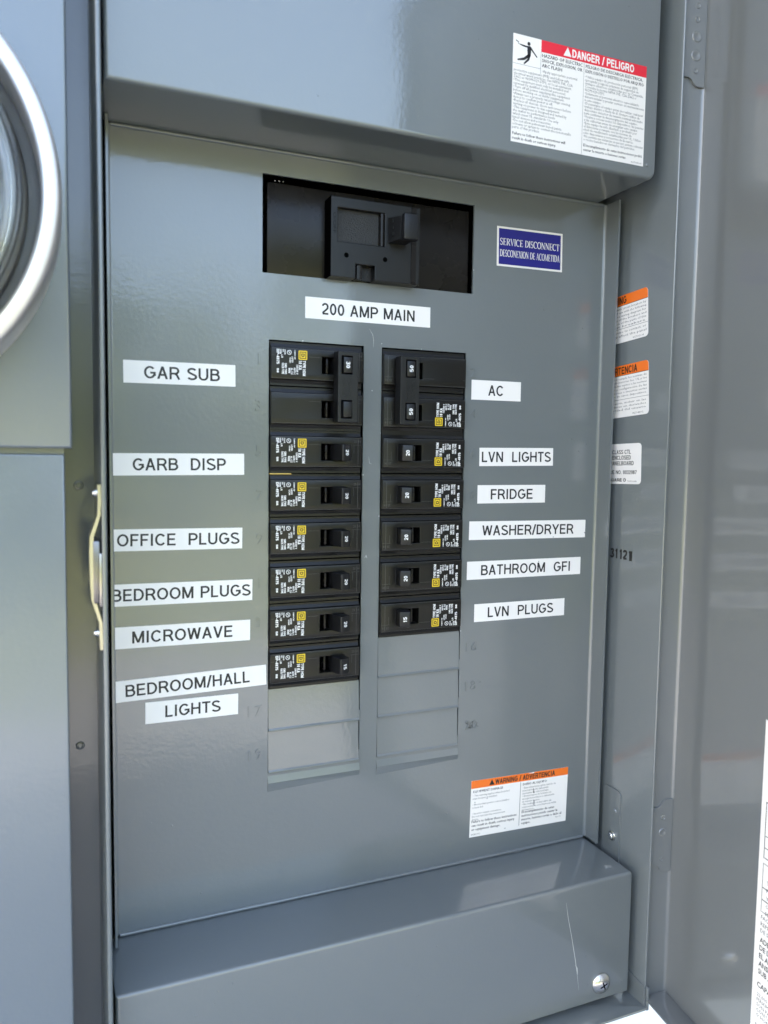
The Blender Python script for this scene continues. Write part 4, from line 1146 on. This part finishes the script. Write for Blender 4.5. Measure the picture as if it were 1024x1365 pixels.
tag(m.build('ink_stamp', INK), 'black ink digits 31121 stamped on the inner side wall', 'stamped number')

# large information sheet on the inside of the door
o = thing('door_sheet_label', (210, -180, -300), 'tall white printed information sheet stuck inside the open door', 'sticker')
fr = Frame(dpt(79.0, .05, -208), dU, Z, dQ)      # a = distance from its left edge, b up from its top edge
m = MB(); fr.plate(m, 0, 190, -205, 0.5, .0, .16); m.build('paper', WHITE, o)
m = MB()
def box_outline(a0, a1, b0, b1, t=.35):
    for q in ((a0, a1, b0, b0+t), (a0, a1, b1-t, b1), (a0, a0+t, b0, b1), (a1-t, a1, b0, b1)): fr.plate(m, *q, .16, .19)
box_outline(3.5, 110, -77, -45, .45); box_outline(3.5, 110, -64.5, -64.2); box_outline(3.5, 110, -71.2, -70.9)
box_outline(3.5, 110, -108, -80, .3); box_outline(3.5, 110, -94, -93.8); box_outline(3.5, 110, -101, -100.8)
bl = ['ADECUADO PARA USARSE COMO EQUIPO', 'DE LA ACOMETIDA CUANDO SE INSTALA', 'EL ARTÍCULO 230 DE LA NOM-001 Y LA', 'ANSI/NFPA 70. NO MONTE EL TABLERO', 'SUB ALIMENTADO SIN EL CONDUCTOR']
for i, t in enumerate(bl): fr.text(m, t, 4.0, -125.5-i*4.6, 2.8, .19, bold=.02, res=2, squeeze=.9)
fr.text(m, 'CAPACIDAD DE CORTOCIRCUITO', 3.6, -151.6, 2.8, .19, bold=.02, res=2)
fr.text(m, 'CUIDADO: NO USE', 4, -203, 2.8, .19, bold=.02, res=2)
m.build('bold_print', INK, o)
m = MB()
for i, t in enumerate(('PARA', 'USO', 'CON', 'DE', 'O TAL')): fr.text(m, t, 6.5, -20-i*4.2, 2.4, .19, res=1)
for i, t in enumerate(('LISTA DE CIRCUITOS', 'DERIVADOS NÚMERO')): fr.text(m, t, 9, -61-i*8, 2.2, .19, res=1)
for i, t in enumerate(('TERMINAL', 'PLACAS DE LA', 'Y CABLES', 'O BARRAS', 'MONTAJE')): fr.text(m, t, 7, -91-i*4.4, 2.2, .19, res=1)
for i, t in enumerate(('FACILITA LA CONEXIÓN DE', 'REPRESENTA EL CIRCUITO', 'DE SEGURIDAD NACIONAL')): fr.text(m, t, 4, -112-i*3.9, 2.2, .19, res=1)
for i, t in enumerate(('22,000 AMPERES SIMÉTRICOS', 'MÁXIMO 240 VOLTS EN CORRIENTE', 'SON PARA INTERRUPTORES', 'CON UN VALOR NOMINAL', 'O HOMOLOGADO', '', 'NO. DE CATÁLOGO', 'CAPACIDAD', '', 'USE SOLAMENTE', 'REPUESTOS DE LA', 'CAPACIDAD NOMINAL', 'CONDUCTORES', 'CALIBRE MÁXIMO', 'TORQUE')): fr.text(m, t, 4, -157-i*3.0, 2.0, .19, res=1)
m.build('small_print', INKG, o)
